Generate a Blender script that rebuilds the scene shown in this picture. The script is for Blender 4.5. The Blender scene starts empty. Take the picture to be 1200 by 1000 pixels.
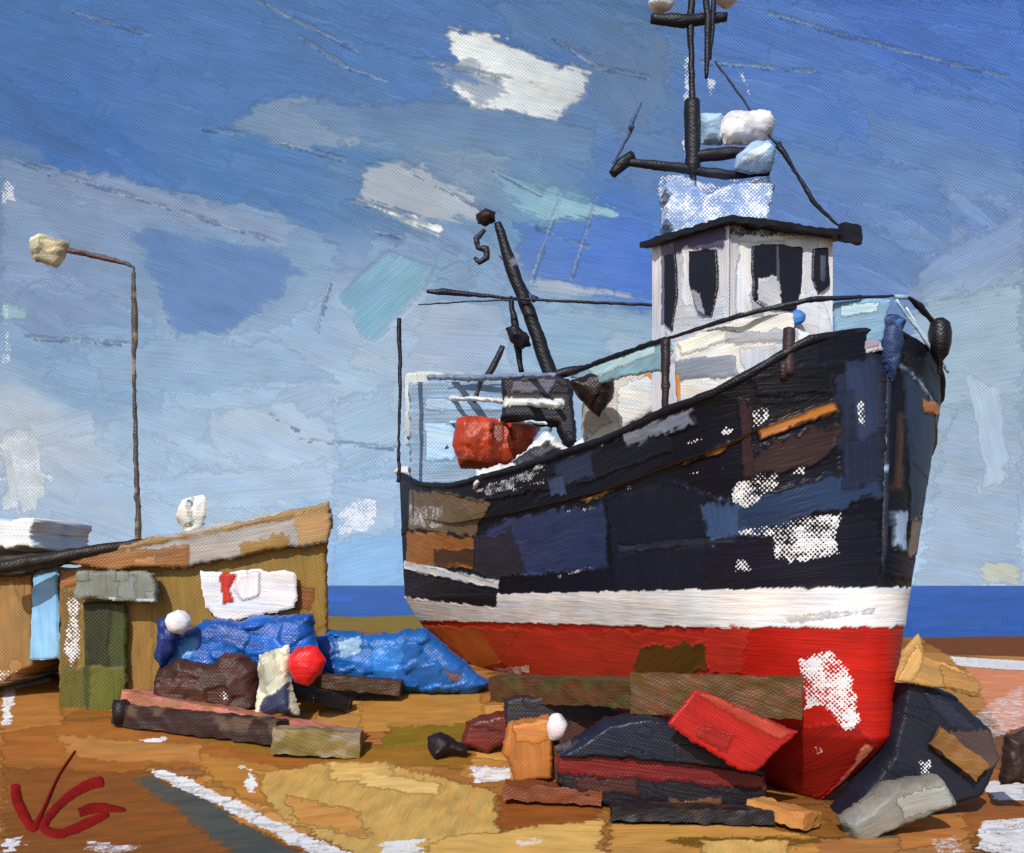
import bpy, bmesh, math, random
import numpy as np
from mathutils import Vector
random.seed(7); rng = np.random.default_rng(7)
scene = bpy.context.scene
COL = scene.collection
F = 1200.0; HZ = 685.0; CH = 2.75          # focal length and horizon in photo pixels, eye height

# ------------------------------------------------------------------ colour, noise, geometry helpers
def C(r, g, b):
    a = np.array([r, g, b], float) / 255.0
    c = np.where(a <= .04045, a / 12.92, ((a + .055) / 1.055) ** 2.4)
    return c * .98 + .02 * c.mean()

def _hash(ix, iy, iz):
    h = (ix * 374761393 + iy * 668265263 + iz * 1274126177) & 0x7fffffff
    h = ((h ^ (h >> 13)) * 1274126177) & 0x7fffffff
    return ((h ^ (h >> 16)) & 0xffff) / 65535.0

def vnoise(x, y, z=0.0):
    x = np.asarray(x, float); y = np.asarray(y, float); z = np.asarray(z, float) + np.zeros_like(x)
    ix = np.floor(x).astype(np.int64); iy = np.floor(y).astype(np.int64); iz = np.floor(z).astype(np.int64)
    fx = x - ix; fy = y - iy; fz = z - iz
    fx = fx * fx * (3 - 2 * fx); fy = fy * fy * (3 - 2 * fy); fz = fz * fz * (3 - 2 * fz)
    r = 0
    for dx in (0, 1):
        for dy in (0, 1):
            for dz in (0, 1):
                w = (fx if dx else 1 - fx) * (fy if dy else 1 - fy) * (fz if dz else 1 - fz)
                r = r + w * _hash(ix + dx, iy + dy, iz + dz)
    return r * 2 - 1

def sdf_poly(U, V, poly):
    P = np.asarray(poly, float); n = len(P)
    d = np.full(U.shape, 1e18); inside = np.zeros(U.shape, bool)
    j = n - 1
    for i in range(n):
        ex, ey = P[j] - P[i]; wx = U - P[i, 0]; wy = V - P[i, 1]
        t = np.clip((wx * ex + wy * ey) / (ex * ex + ey * ey + 1e-12), 0, 1)
        bx = wx - ex * t; by = wy - ey * t
        d = np.minimum(d, bx * bx + by * by)
        c = ((P[i, 1] > V) != (P[j, 1] > V)) & (U < (P[j, 0] - P[i, 0]) * (V - P[i, 1]) / (P[j, 1] - P[i, 1] + 1e-12) + P[i, 0])
        inside ^= c; j = i
    d = np.sqrt(d)
    return np.where(inside, -d, d)

def rag_noise(U, V, rag, seed=0):
    return rag * (1.3 * vnoise(U / 14 + seed, V / 14, seed) + .8 * vnoise(U / 4.5, V / 4.5, seed + 5) + .5 * vnoise(U / 2.2, V / 2.2, seed + 9))

class Paint:
    """colour, impasto height, bare-canvas amount and brush direction for every vertex"""
    soft = 0.0
    def __init__(s, U, V, base):
        s.U = U.ravel(); s.V = V.ravel(); n = s.U.size
        s.col = np.zeros((n, 3)) + np.asarray(base).reshape(-1, 3)
        s.h = np.zeros(n); s.dry = np.zeros(n); s.suv = np.zeros((n, 3)); s.set_dir(slice(None), 12, 0); s.n = 0
    def set_dir(s, m, ang, sd):
        a = math.radians(ang); c, q = math.cos(a), math.sin(a)
        s.suv[m, 0] = s.U[m] * c + s.V[m] * q; s.suv[m, 1] = -s.U[m] * q + s.V[m] * c; s.suv[m, 2] = sd
    def patch(s, poly, col=None, ang=10, rag=2.0, dry=0.0, h=1.0, mix=1.0, col2=None, ridge=1.0, soft=None):
        soft = s.soft if soft is None else soft
        s.n += 1; P = np.asarray(poly, float); pad = rag * 3 + 4
        m = np.where((s.U > P[:, 0].min() - pad) & (s.U < P[:, 0].max() + pad) & (s.V > P[:, 1].min() - pad) & (s.V < P[:, 1].max() + pad))[0]
        if m.size == 0: return
        u, v = s.U[m], s.V[m]
        d = sdf_poly(u, v, P) + rag_noise(u, v, rag, s.n * 1.7)
        k = d < 0; m = m[k]; d = d[k]
        if m.size == 0: return
        if soft > 0 and col is not None:
            a = math.radians(ang); su = s.U[m] * math.cos(a) + s.V[m] * math.sin(a); sv = -s.U[m] * math.sin(a) + s.V[m] * math.cos(a)
            st = vnoise(su / 45, sv / 2.2, s.n * 3.1) * .9 + vnoise(su / 70, sv / 9, s.n) * .7
            al = np.clip((-d / soft) * 1.1 + st * .8 * np.clip(1.6 + d / soft, 0, 1), 0, 1); al = al * al * (3 - 2 * al); mix = (mix * al)[:, None]
        if col is not None:
            c = np.asarray(col)[None, :] + np.zeros((m.size, 3))
            if col2 is not None:
                a = math.radians(ang); t = s.U[m] * math.cos(a) + s.V[m] * math.sin(a)
                t = np.clip((t - t.min()) / (np.ptp(t) + 1e-9) + .15 * vnoise(s.U[m] / 9, s.V[m] / 9, 3), 0, 1)[:, None]
                c = c * (1 - t) + np.asarray(col2) * t
            s.col[m] = s.col[m] * (1 - mix) + c * mix
            if soft > 6: h, ridge = h * .5, ridge * .35
            s.h[m] = s.h[m] * .35 + h * (.8 * np.clip(-d / 3, 0, 1) + ridge * .7 * np.exp(-((d + 1.5) / 1.6) ** 2) * (vnoise(s.U[m] / 30, s.V[m] / 30, s.n) > -.1))
            k2 = slice(None) if np.ndim(mix) == 0 else mix[:, 0] > .3
            s.set_dir(m[k2], ang, s.n * .37)
            s.dry[m[k2]] = dry
        else:
            s.dry[m] = np.maximum(s.dry[m], dry * np.clip(-d / 4, .4, 1))
    def stroke(s, x, y, L, W, ang, **k):
        a = math.radians(ang); c, q = math.cos(a), math.sin(a)
        p = [(x + c * i * L / 2 - q * j * W / 2, y + q * i * L / 2 + c * j * W / 2) for i, j in ((-1, -1), (1, -1), (1, 1), (-1, 1))]
        s.patch(p, ang=ang, **k)
    def auto(s, n, box, L, W, ang, jit=.06, rag=1.5, h=.8, dry=0.0, mix=.8, wet=1.0):
        for _ in range(n):
            x = rng.uniform(box[0], box[2]); y = rng.uniform(box[1], box[3])
            i = np.argmin((s.U - x) ** 2 + (s.V - y) ** 2)
            c = s.col[i] * (1 + rng.normal(0, jit)) + rng.normal(0, jit * .12, 3) * s.col[i].mean()
            s.stroke(x, y, rng.uniform(*L), rng.uniform(*W), rng.uniform(*ang), col=np.clip(c, .003, .95), rag=rag, h=h * rng.uniform(.3, 1), mix=mix, dry=dry if rng.random() < .3 else 0)

# ------------------------------------------------------------------ materials
def paint_material(name, sky=False, bump=1.0, rough=.5, wv=.8):
    m = bpy.data.materials.new(name); m.use_nodes = True; nt = m.node_tree; N = nt.nodes; Lk = nt.links
    bs = N['Principled BSDF']; out = N['Material Output']
    def attr(n):
        a = N.new('ShaderNodeAttribute'); a.attribute_name = n; return a
    def math_(op, a, b=None, c=None, clamp=False):
        x = N.new('ShaderNodeMath'); x.operation = op; x.use_clamp = clamp
        for i, v in enumerate((a, b, c)):
            if v is None: continue
            if isinstance(v, (int, float)): x.inputs[i].default_value = v
            else: Lk.new(v, x.inputs[i])
        return x.outputs[0]
    def noise(vec, scale, detail=2, rough=.5):
        t = N.new('ShaderNodeTexNoise'); t.inputs['Scale'].default_value = scale; t.inputs['Detail'].default_value = detail
        t.inputs['Roughness'].default_value = rough; Lk.new(vec, t.inputs['Vector']); return t.outputs['Fac']
    uv = N.new('ShaderNodeUVMap'); uv.uv_map = 'UVMap'
    sx = N.new('ShaderNodeSeparateXYZ'); Lk.new(uv.outputs[0], sx.inputs[0])
    warp = noise(uv.outputs[0], .09, 1)
    w = 2 * math.pi / 4.4
    a = math_('SINE', math_('ADD', math_('MULTIPLY', sx.outputs[0], w), math_('MULTIPLY', warp, 2.5)))
    b = math_('SINE', math_('ADD', math_('MULTIPLY', sx.outputs[1], w), math_('MULTIPLY', warp, 2.0)))
    weave = math_('MULTIPLY', a, b)                       # -1..1
    sv = attr('suv').outputs['Vector']
    mp = N.new('ShaderNodeMapping'); mp.inputs['Scale'].default_value = (.022, .30, 1); Lk.new(sv, mp.inputs[0])
    br = noise(mp.outputs[0], 1.0, 3, .6)
    mp2 = N.new('ShaderNodeMapping'); mp2.inputs['Scale'].default_value = (.02, .045, 1); Lk.new(sv, mp2.inputs[0])
    cl = noise(mp2.outputs[0], 1.0, 2)
    col = attr('Col').outputs['Color']
    k = math_('ADD', math_('MULTIPLY', math_('SUBTRACT', br, .5), .26 if sky else .55), math_('MULTIPLY', math_('SUBTRACT', cl, .5), .4 if sky else .75))
    k = math_('ADD', k, 1.0)
    mp3 = N.new('ShaderNodeMapping'); mp3.inputs['Scale'].default_value = (.012, .09, 1); mp3.inputs['Location'].default_value = (7, 3, 5); Lk.new(sv, mp3.inputs[0])
    hu = math_('MULTIPLY', math_('SUBTRACT', noise(mp3.outputs[0], 1.0, 2), .5), .45 if not sky else .18)
    cb = N.new('ShaderNodeCombineXYZ'); Lk.new(math_('ADD', k, hu), cb.inputs[0]); Lk.new(k, cb.inputs[1]); Lk.new(math_('SUBTRACT', k, hu), cb.inputs[2])
    mul = N.new('ShaderNodeVectorMath'); mul.operation = 'MULTIPLY'; Lk.new(col, mul.inputs[0]); Lk.new(cb.outputs[0], mul.inputs[1])
    # bare canvas: appears where the weave stands proud of a dry stroke
    n1 = noise(uv.outputs[0], .045, 3, .65); n2 = noise(uv.outputs[0], .26, 2)
    thr = math_('ADD', math_('ADD', math_('MULTIPLY', n1, .95), math_('MULTIPLY', n2, .5)), math_('MULTIPLY', weave, .17))
    dm = math_('MULTIPLY', math_('SUBTRACT', math_('ADD', attr('Dry').outputs['Fac'], .0), math_('SUBTRACT', thr, .11)), 11, clamp=True)
    mx = N.new('ShaderNodeMix'); mx.data_type = 'RGBA'; Lk.new(dm, mx.inputs[0]); Lk.new(mul.outputs[0], mx.inputs[6])
    mx.inputs[7].default_value = (.72, .72, .74, 1)
    hgt = math_('ADD', math_('MULTIPLY', br, .9 if sky else 1.5), math_('MULTIPLY', weave, math_('MULTIPLY', math_('MULTIPLY', n1, n1), wv)))
    bp = N.new('ShaderNodeBump'); Lk.new(hgt, bp.inputs['Height'])
    Lk.new(math_('MULTIPLY', attr('Psz').outputs['Fac'], 1.1 * bump), bp.inputs['Distance'])
    bp.inputs['Strength'].default_value = 1.0
    bs.inputs['Roughness'].default_value = rough; bs.inputs['Specular IOR Level'].default_value = .35
    Lk.new(bp.outputs[0], bs.inputs['Normal']); Lk.new(mx.outputs[2], bs.inputs['Base Color'])
    if sky:
        bs.inputs['Specular IOR Level'].default_value = .1
        Lk.new(mx.outputs[2], bs.inputs['Emission Color']); bs.inputs['Emission Strength'].default_value = .57
        sc = N.new('ShaderNodeVectorMath'); sc.operation = 'SCALE'; sc.inputs['Scale'].default_value = .52
        Lk.new(mx.outputs[2], sc.inputs[0]); Lk.new(sc.outputs[0], bs.inputs['Base Color'])
    return m
M_PAINT = paint_material('impasto_paint', bump=.6)
M_GLOSS = paint_material('glossy_paint', rough=.38, bump=.55)
M_HULL = paint_material('hull_paint', rough=.4, bump=.5, wv=.3)
M_GROUND = paint_material('ground_paint', rough=.8, bump=.8); M_GROUND.node_tree.nodes['Principled BSDF'].inputs['Specular IOR Level'].default_value = .08
M_SEA = paint_material('sea_paint', rough=.4, bump=.3)
M_SEA.node_tree.nodes['Principled BSDF'].inputs['Specular IOR Level'].default_value = .03; M_HULL.node_tree.nodes['Principled BSDF'].inputs['Specular IOR Level'].default_value = .22
M_SKY = paint_material('sky_paint', sky=True, bump=.75)

# ------------------------------------------------------------------ object helpers
def tag(o, label=None, cat=None, group=None, kind=None):
    if label: o['label'] = label
    if cat: o['category'] = cat
    if group: o['group'] = group
    if kind: o['kind'] = kind
    return o
def empty(name, loc, label, cat, group=None):
    o = bpy.data.objects.new(name, None); COL.objects.link(o); o.location = loc; o.empty_display_size = .2
    return tag(o, label, cat, group)

def link(name, verts, faces, col, h, dry, suv, psz, uv, mat, parent, smooth=True):
    me = bpy.data.meshes.new(name); V = np.asarray(verts, float)
    Fc = np.asarray(faces, np.int32)
    me.vertices.add(len(V)); me.vertices.foreach_set('co', V.astype(np.float32).ravel())
    me.loops.add(Fc.size); me.loops.foreach_set('vertex_index', Fc.ravel())
    me.polygons.add(len(Fc)); me.polygons.foreach_set('loop_start', np.arange(0, Fc.size, 4, dtype=np.int32))
    me.polygons.foreach_set('use_smooth', np.full(len(Fc), smooth))
    me.update(calc_edges=True)
    n = len(V)
    a = me.attributes.new('Col', 'FLOAT_COLOR', 'POINT'); a.data.foreach_set('color', np.c_[col, np.ones(n)].astype(np.float32).ravel())
    for nm, ar in (('Dry', dry), ('Psz', np.zeros(n) + psz)):
        a = me.attributes.new(nm, 'FLOAT', 'POINT'); a.data.foreach_set('value', np.asarray(ar, np.float32))
    a = me.attributes.new('suv', 'FLOAT_VECTOR', 'POINT'); a.data.foreach_set('vector', np.asarray(suv, np.float32).ravel())
    u = me.uv_layers.new(name='UVMap'); u.data.foreach_set('uv', np.asarray(uv)[Fc.ravel()].astype(np.float32).ravel())
    me.materials.append(mat); me.validate()
    o = bpy.data.objects.new(name, me); COL.objects.link(o)
    if parent:
        o.parent = parent; o.matrix_parent_inverse = parent_inv(parent)
    return o
def parent_inv(p):
    from mathutils import Matrix
    m = Matrix.Identity(4); q = p; loc = Vector((0, 0, 0))
    while q: loc += Vector(q.location); q = q.parent      # only empties carry a location, nothing is rotated
    return Matrix.Translation(-loc)

def at(x, y, Y): return np.array([(x - 600) / F * Y, Y, CH + (HZ - y) / F * Y])

def quads(nu, nv, off=0):
    i, j = np.meshgrid(np.arange(nu - 1), np.arange(nv - 1), indexing='ij')
    a = i * nv + j
    return np.stack([a, a + nv, a + nv + 1, a + 1], -1).reshape(-1, 4) + off

def grid_mesh(name, P, pt, psz, mat, parent=None, relief=1.0, flip=False):
    """P (nu,nv,3) surface, pt Paint on it; impasto height is real relief along the normal"""
    nu, nv = P.shape[:2]
    du = np.gradient(P, axis=0); dv = np.gradient(P, axis=1); N = np.cross(du, dv)
    N /= np.linalg.norm(N, axis=2, keepdims=True) + 1e-12
    if flip: N = -N
    Q = P.reshape(-1, 3) + N.reshape(-1, 3) * (pt.h * relief * np.asarray(psz).reshape(-1) if np.ndim(psz) else pt.h * relief * psz)[:, None]
    f = quads(nu, nv)
    if flip: f = f[:, ::-1]
    return link(name, Q, f, pt.col, pt.h, pt.dry, pt.suv, psz if np.ndim(psz) == 0 else np.asarray(psz).ravel(), np.c_[pt.U, pt.V], mat, parent)

def vary(col, n, amt=.1):
    return np.clip(col * (1 + amt * n[:, None]), 0, .95)

def blob(name, poly, Y, depth, col, parent=None, prof='round', rag=1.3, patches=(), yaw=0.0, edge=None, step=2.0, dry=0.0, mat=None, ang=0, auto=0, px0=None, tilt=0.0, smooth=True, facet=True):
    """solid with the given outline (photo px) in a vertical plane at depth Y (turned by yaw), with real thickness"""
    poly = np.asarray(poly, float); ps = Y / F
    cx = poly[:, 0].mean() if px0 is None else px0
    O = at(cx, HZ, Y); ya = math.radians(yaw)
    ux = np.array([math.cos(ya), math.sin(ya), 0]); uz = np.array([0, math.sin(math.radians(tilt)), math.cos(math.radians(tilt))]); nn = np.cross(ux, uz); nn /= np.linalg.norm(nn)
    def topl(p):                                   # photo px -> plane coords in units of ps
        d = np.array([(p[0] - 600) / F, 1, (HZ - p[1]) / F]); t = (O - np.array([0, 0, CH])).dot(nn) / d.dot(nn)
        q = np.array([0, 0, CH]) + d * t - O
        return (q.dot(ux) / ps, -q.dot(uz) / ps)
    pl = np.array([topl(p) for p in poly]); lo = pl.min(0) - rag * 3 - 2; hi = pl.max(0) + rag * 3 + 2
    nu = int((hi[0] - lo[0]) / step) + 2; nv = int((hi[1] - lo[1]) / step) + 2
    U, V = np.meshgrid(lo[0] + np.arange(nu) * step, lo[1] + np.arange(nv) * step, indexing='ij')
    sd = random.random() * 50
    f = lambda u, v: sdf_poly(u, v, pl) + rag_noise(u, v, rag, sd)
    d = f(U, V); e = .4
    gx = (f(U + e, V) - f(U - e, V)) / (2 * e); gy = (f(U, V + e) - f(U, V - e)) / (2 * e); g2 = np.maximum(gx * gx + gy * gy, .3)
    out = d > 0
    U2 = np.where(out, U - np.clip(d, 0, 1.6 * step) * gx / g2, U); V2 = np.where(out, V - np.clip(d, 0, 1.6 * step) * gy / g2, V)
    ins = d < 0
    cell = ins[:-1, :-1] | ins[1:, :-1] | ins[:-1, 1:] | ins[1:, 1:]
    pt = Paint(U2, V2, col)
    n = vnoise(pt.U / 16 + sd, pt.V / 9, sd); pt.col = vary(pt.col, n, .12); pt.dry[:] = dry; pt.set_dir(slice(None), ang, sd)
    if auto: pt.auto(auto, (lo[0], lo[1], hi[0], hi[1]), (14, 50), (7, 18), (ang - 15, ang + 15), jit=.16, h=.6)
    for p in patches:
        p = dict(p); p['poly'] = [topl(q) for q in p['poly']]; pt.patch(**p)
    dd = np.clip(-d, 0, None); fac = 0
    if prof == 'round' and facet:
        A_ = (hi - lo).prod(); K = int(np.clip(A_ / 420, 3, 60)); sx0 = rng.uniform(lo[0], hi[0], K); sy0 = rng.uniform(lo[1], hi[1], K)
        an = math.radians(ang); wu = U2 + 3 * vnoise(U2 / 8, V2 / 8, sd); wv = V2 + 3 * vnoise(U2 / 8, V2 / 8, sd + 4); best = np.full(U2.shape, 1e9); fac = np.zeros(U2.shape); tone = np.zeros(U2.shape)
        for k_ in range(K):
            du_ = (wu - sx0[k_]) * math.cos(an) + (wv - sy0[k_]) * math.sin(an); dv_ = -(wu - sx0[k_]) * math.sin(an) + (wv - sy0[k_]) * math.cos(an)
            dist = (du_ / 1.7) ** 2 + dv_ ** 2; m_ = dist < best; best[m_] = dist[m_]; g1, g2_, o_, t_ = rng.normal(0, .10), rng.normal(0, .16), rng.uniform(0, 2.2), rng.normal(0, .13)
            fac[m_] = (g1 * du_ + g2_ * dv_ + o_)[m_]; tone[m_] = t_
        pt.col = np.clip(pt.col * (1 + tone.ravel()[:, None]), 0, .95); fac = (fac * np.clip(dd / 5, 0, 1)).ravel() * ps
    if prof == 'round':
        dx_ = max(dd.max(), 1e-6); dm = min(dx_, 15); T = np.clip(1 - (1 - np.clip(dd / dm, 0, 1)) ** 2.4, 0, 1) ** .5 * (.78 + .22 * dd / dx_)
    else:
        ed = edge or 2.5; T = np.sqrt(np.clip(1 - (1 - np.clip(dd / ed, 0, 1)) ** 2, 0, 1))
    T = (T * depth / 2).ravel(); rel = (pt.h * .9 * ps) * (dd.ravel() > 1.0)
    fr = O + ux * (pt.U * ps)[:, None] - uz * (pt.V * ps)[:, None]
    A = fr + nn * 0 ; s = 1 if nn[1] < 0 else -1
    fn = nn * s                                     # towards the viewer
    A = fr + fn * (T + rel + fac)[:, None]; B = fr - fn * T[:, None]
    q = quads(nu, nv)[cell.ravel()]
    nvt = nu * nv; used = np.zeros(nvt, bool); used[q.ravel()] = True
    idx = -np.ones(nvt, int); idx[used] = np.arange(used.sum()); k = used.sum()
    Vt = np.r_[A[used], B[used]]; fq = idx[q]
    Fq = np.r_[fq[:, ::-1], fq + k]
    rep = lambda a: np.r_[a[used], a[used]]
    # close the rim
    bord = (~out) & False
    ew = {}
    for a4 in fq:
        for t in range(4):
            a_, b_ = a4[t], a4[(t + 1) % 4]
            if (b_, a_) in ew: del ew[(b_, a_)]
            else: ew[(a_, b_)] = 1
    rim = np.array([(a_, b_, b_ + k, a_ + k) for a_, b_ in ew], int)
    if len(rim): Fq = np.r_[Fq, rim]
    o = link(name, Vt, Fq, rep(pt.col), None, rep(pt.dry), rep(pt.suv), ps, np.c_[rep(pt.U), rep(pt.V)], mat or M_PAINT, parent, smooth)
    return o

class MB:
    """boxes, bars and round shapes collected into one mesh, with hand-worked uneven surfaces"""
    def __init__(s): s.v = []; s.f = []; s.n = 0
    def add(s, P, nu, nv):
        s.v.append(P.reshape(-1, 3)); s.f.append(quads(nu, nv, s.n)); s.n += nu * nv
    def box(s, c, ax, ay, az, sub=.08):
        """c centre; ax, ay, az half-extent vectors"""
        c, ax, ay, az = map(lambda q: np.asarray(q, float), (c, ax, ay, az))
        for a, b, n in ((ax, ay, az), (ay, ax, -az), (ay, az, ax), (az, ay, -ax), (az, ax, ay), (ax, az, -ay)):
            nu = max(2, min(60, int(2 * np.linalg.norm(a) / sub) + 2)); nv = max(2, min(60, int(2 * np.linalg.norm(b) / sub) + 2))
            u = np.linspace(-1, 1, nu); v = np.linspace(-1, 1, nv)
            s.add(c + n + u[:, None, None] * a + v[None, :, None] * b, nu, nv)
        return s
    def tube(s, pts, r, seg=8, step=.06):
        pts = [np.asarray(p, float) for p in pts]; rs = r if isinstance(r, (list, tuple)) else [r] * len(pts)
        Q = []; R = []
        for i in range(len(pts) - 1):
            L = np.linalg.norm(pts[i + 1] - pts[i]); k = max(1, min(80, int(L / step)))
            for t in range(k): Q.append(pts[i] + (pts[i + 1] - pts[i]) * t / k); R.append(rs[i] + (rs[i + 1] - rs[i]) * t / k)
        Q.append(pts[-1]); R.append(rs[-1]); Q = np.array(Q); R = np.array(R)
        T = np.gradient(Q, axis=0); T /= np.linalg.norm(T, axis=1, keepdims=True) + 1e-9
        ref = np.array([.31, .95, .05]) if abs(T[0][1]) < .8 else np.array([0, 0, 1.])
        A = np.cross(T, ref); A /= np.linalg.norm(A, axis=1, keepdims=True); B = np.cross(T, A)
        th = np.linspace(0, 2 * math.pi, seg + 1)
        P = Q[:, None] + R[:, None, None] * (np.cos(th)[None, :, None] * A[:, None] + np.sin(th)[None, :, None] * B[:, None])
        P = np.concatenate([Q[:1, None].repeat(seg + 1, 1), P, Q[-1:, None].repeat(seg + 1, 1)])
        s.add(P, len(P), seg + 1); return s
    def ball(s, c, rx, ry, rz, seg=20, top=None):
        th = np.linspace(0, 2 * math.pi, seg + 1); ph = np.linspace(-math.pi / 2, math.pi / 2, seg // 2 + 2)
        if top: ph = np.linspace(0, math.pi / 2, seg // 2 + 2)
        P = np.stack([np.cos(ph)[:, None] * np.cos(th) * rx, np.cos(ph)[:, None] * np.sin(th) * ry, np.sin(ph)[:, None] * rz * np.ones_like(th)], -1) + np.asarray(c, float)
        s.add(P, len(ph), seg + 1); return s
    def lathe(s, c, prof, seg=24):
        th = np.linspace(0, 2 * math.pi, seg + 1); pr = np.array(prof, float)
        P = np.stack([pr[:, 0][:, None] * np.cos(th), pr[:, 0][:, None] * np.sin(th), pr[:, 1][:, None] * np.ones_like(th)], -1) + np.asarray(c, float)
        s.add(P, len(pr), seg + 1); return s
    def build(s, name, col, parent=None, rag=1.0, dry=0.0, Y=None, mat=None, ang=None, var=.16, smooth=True, col2=None, c2=.0):
        V = np.concatenate(s.v); Fq = np.concatenate(s.f)
        if Y is None: Y = V[:, 1].mean()
        ps = max(Y, 4) / F; X = V / ps
        sd = random.random() * 40
        D = np.stack([vnoise(X[:, 0] / 9 + k * 17 + sd, X[:, 1] / 9, X[:, 2] / 9) * 1.2 + vnoise(X[:, 0] / 3.5 + k * 31, X[:, 1] / 3.5, X[:, 2] / 3.5 + sd) * .7 for k in range(3)], -1)
        V = V + D * rag * ps
        n = vnoise(X[:, 0] / 14 + sd, X[:, 1] / 14, X[:, 2] / 8); c = vary(np.asarray(col)[None] + np.zeros((len(V), 3)), n, var)
        if col2 is not None:
            m = (vnoise(X[:, 0] / 18, X[:, 1] / 18 + sd, X[:, 2] / 10) > c2); c[m] = np.asarray(col2)
        A = V[Fq[:, 1]] - V[Fq[:, 0]]; B = V[Fq[:, 2]] - V[Fq[:, 0]]
        uvv = np.c_[(X[:, 0] + X[:, 1] * .4), -X[:, 2] + X[:, 1] * .5]
        a = math.radians(random.uniform(-20, 20) if ang is None else ang)
        su = np.c_[uvv[:, 0] * math.cos(a) + uvv[:, 1] * math.sin(a), -uvv[:, 0] * math.sin(a) + uvv[:, 1] * math.cos(a), np.zeros(len(V)) + sd]
        return link(name, V, Fq, c, None, np.zeros(len(V)) + dry, su, ps, uvv, mat or M_PAINT, parent, smooth)

# ------------------------------------------------------------------ camera, light, world
cam = bpy.data.cameras.new('camera'); co = bpy.data.objects.new('camera', cam); COL.objects.link(co)
co.location = (0, 0, CH); co.rotation_euler = (math.pi / 2, 0, 0)
cam.sensor_width = 36; cam.lens = 36; cam.shift_y = (HZ - 500) / 1200; cam.clip_end = 8000; cam.clip_start = .1
scene.camera = co
sd_ = Vector((-.22, -.76, .61)).normalized()
sun = bpy.data.lights.new('sun', 'SUN'); sun.energy = 3.9; sun.angle = math.radians(.5); sun.color = (1, .965, .91)
so = bpy.data.objects.new('sun', sun); COL.objects.link(so); so.rotation_euler = (-sd_).to_track_quat('-Z', 'Y').to_euler()
w = bpy.data.worlds.new('World'); scene.world = w; w.use_nodes = True; nt = w.node_tree
sk = nt.nodes.new('ShaderNodeTexSky'); sk.sky_type = 'NISHITA'; sk.sun_disc = False
sk.sun_elevation = math.asin(sd_.z); sk.sun_rotation = math.atan2(sd_.x, sd_.y)
nt.links.new(sk.outputs[0], nt.nodes['Background'].inputs[0]); nt.nodes['Background'].inputs[1].default_value = .12
vs = scene.view_settings; vs.view_transform = 'Standard'; vs.look = 'None'; vs.exposure = 0; vs.gamma = 1
scene.cycles.max_bounces = 5; scene.cycles.diffuse_bounces = 2

# ------------------------------------------------------------------ sky: a far dome of paint, blue air and knife-laid clouds
xs = np.r_[np.linspace(-900, -12, 60), np.arange(-8, 1209, 1.6), np.linspace(1214, 2100, 60)]
ys = np.r_[np.linspace(-700, -12, 50), np.arange(-8, 700, 1.6)]
U, V = np.meshgrid(xs, ys, indexing='ij')
ctl = [(0, 0, 74, 119, 178), (150, 60, 76, 120, 180), (300, 90, 84, 128, 188), (90, 160, 66, 112, 176), (450, 60, 84, 130, 194), (600, 60, 78, 118, 176), (740, 50, 86, 118, 160),
       (900, 50, 78, 120, 190), (1060, 50, 66, 106, 184), (1170, 20, 66, 110, 188), (300, 200, 84, 132, 190), (450, 160, 98, 142, 192), (50, 250, 132, 160, 200),
       (60, 330, 142, 168, 206), (100, 420, 146, 180, 216), (20, 520, 196, 208, 222), (250, 320, 112, 148, 202), (300, 480, 168, 196, 224), (350, 400, 164, 192, 224),
       (420, 450, 172, 200, 226), (560, 200, 136, 162, 192), (600, 170, 116, 150, 190), (650, 240, 112, 164, 204), (720, 320, 70, 114, 190), (740, 250, 74, 120, 190), (700, 390, 150, 184, 212), (560, 330, 140, 170, 206),
       (600, 400, 158, 186, 220), (400, 600, 160, 192, 230), (440, 650, 150, 190, 236), (1000, 110, 80, 124, 194), (1000, 200, 92, 134, 198), (1060, 290, 118, 154, 208), (1000, 330, 110, 146, 206),
       (1150, 350, 148, 176, 202), (1150, 550, 158, 180, 204), (1150, 230, 126, 156, 208), (1170, 650, 170, 198, 226), (1150, 440, 150, 182, 206), (1120, 150, 82, 124, 194), (200, 560, 176, 204, 232), (60, 600, 178, 200, 226),
       (300, 560, 180, 206, 232), (520, 420, 178, 198, 220), (700, 130, 96, 130, 178), (850, 100, 84, 124, 190), (720, 190, 84, 122, 178), (940, 300, 96, 134, 198)]
Uw = U + 22 * vnoise(U / 60, V / 40, 2) + 8 * vnoise(U / 18, V / 14, 4); Vw = V + 18 * vnoise(U / 60, V / 40, 7) + 7 * vnoise(U / 18, V / 14, 9)
Uw = Uw + .0 * V; num = np.zeros(U.shape + (3,)); den = np.zeros(U.shape)
for x, y, r, g, b in ctl:
    # paint was pulled down to the right, so distances are stretched along that direction
    a = math.radians(20); dx = (Uw - x) * math.cos(a) + (Vw - y) * math.sin(a); dy = -(Uw - x) * math.sin(a) + (Vw - y) * math.cos(a)
    wgt = 1 / ((dx / 1.5) ** 2 + dy ** 2 + 150) ** 2.2
    num += wgt[..., None] * C(r, g, b); den += wgt
pt = Paint(U, V, (num / den[..., None]).reshape(-1, 3)); pt.set_dir(slice(None), 18, 1); pt.soft = 10.0
pt.col = pt.col
pt.auto(150, (-100, -100, 1300, 330), (80, 240), (18, 55), (8, 34), jit=.13, rag=3, h=.8, mix=.55)
pt.auto(110, (-100, 300, 1300, 690), (50, 150), (16, 50), (-20, 35), jit=.07, rag=3, h=.8, mix=.55)
P_ = pt.patch
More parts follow.
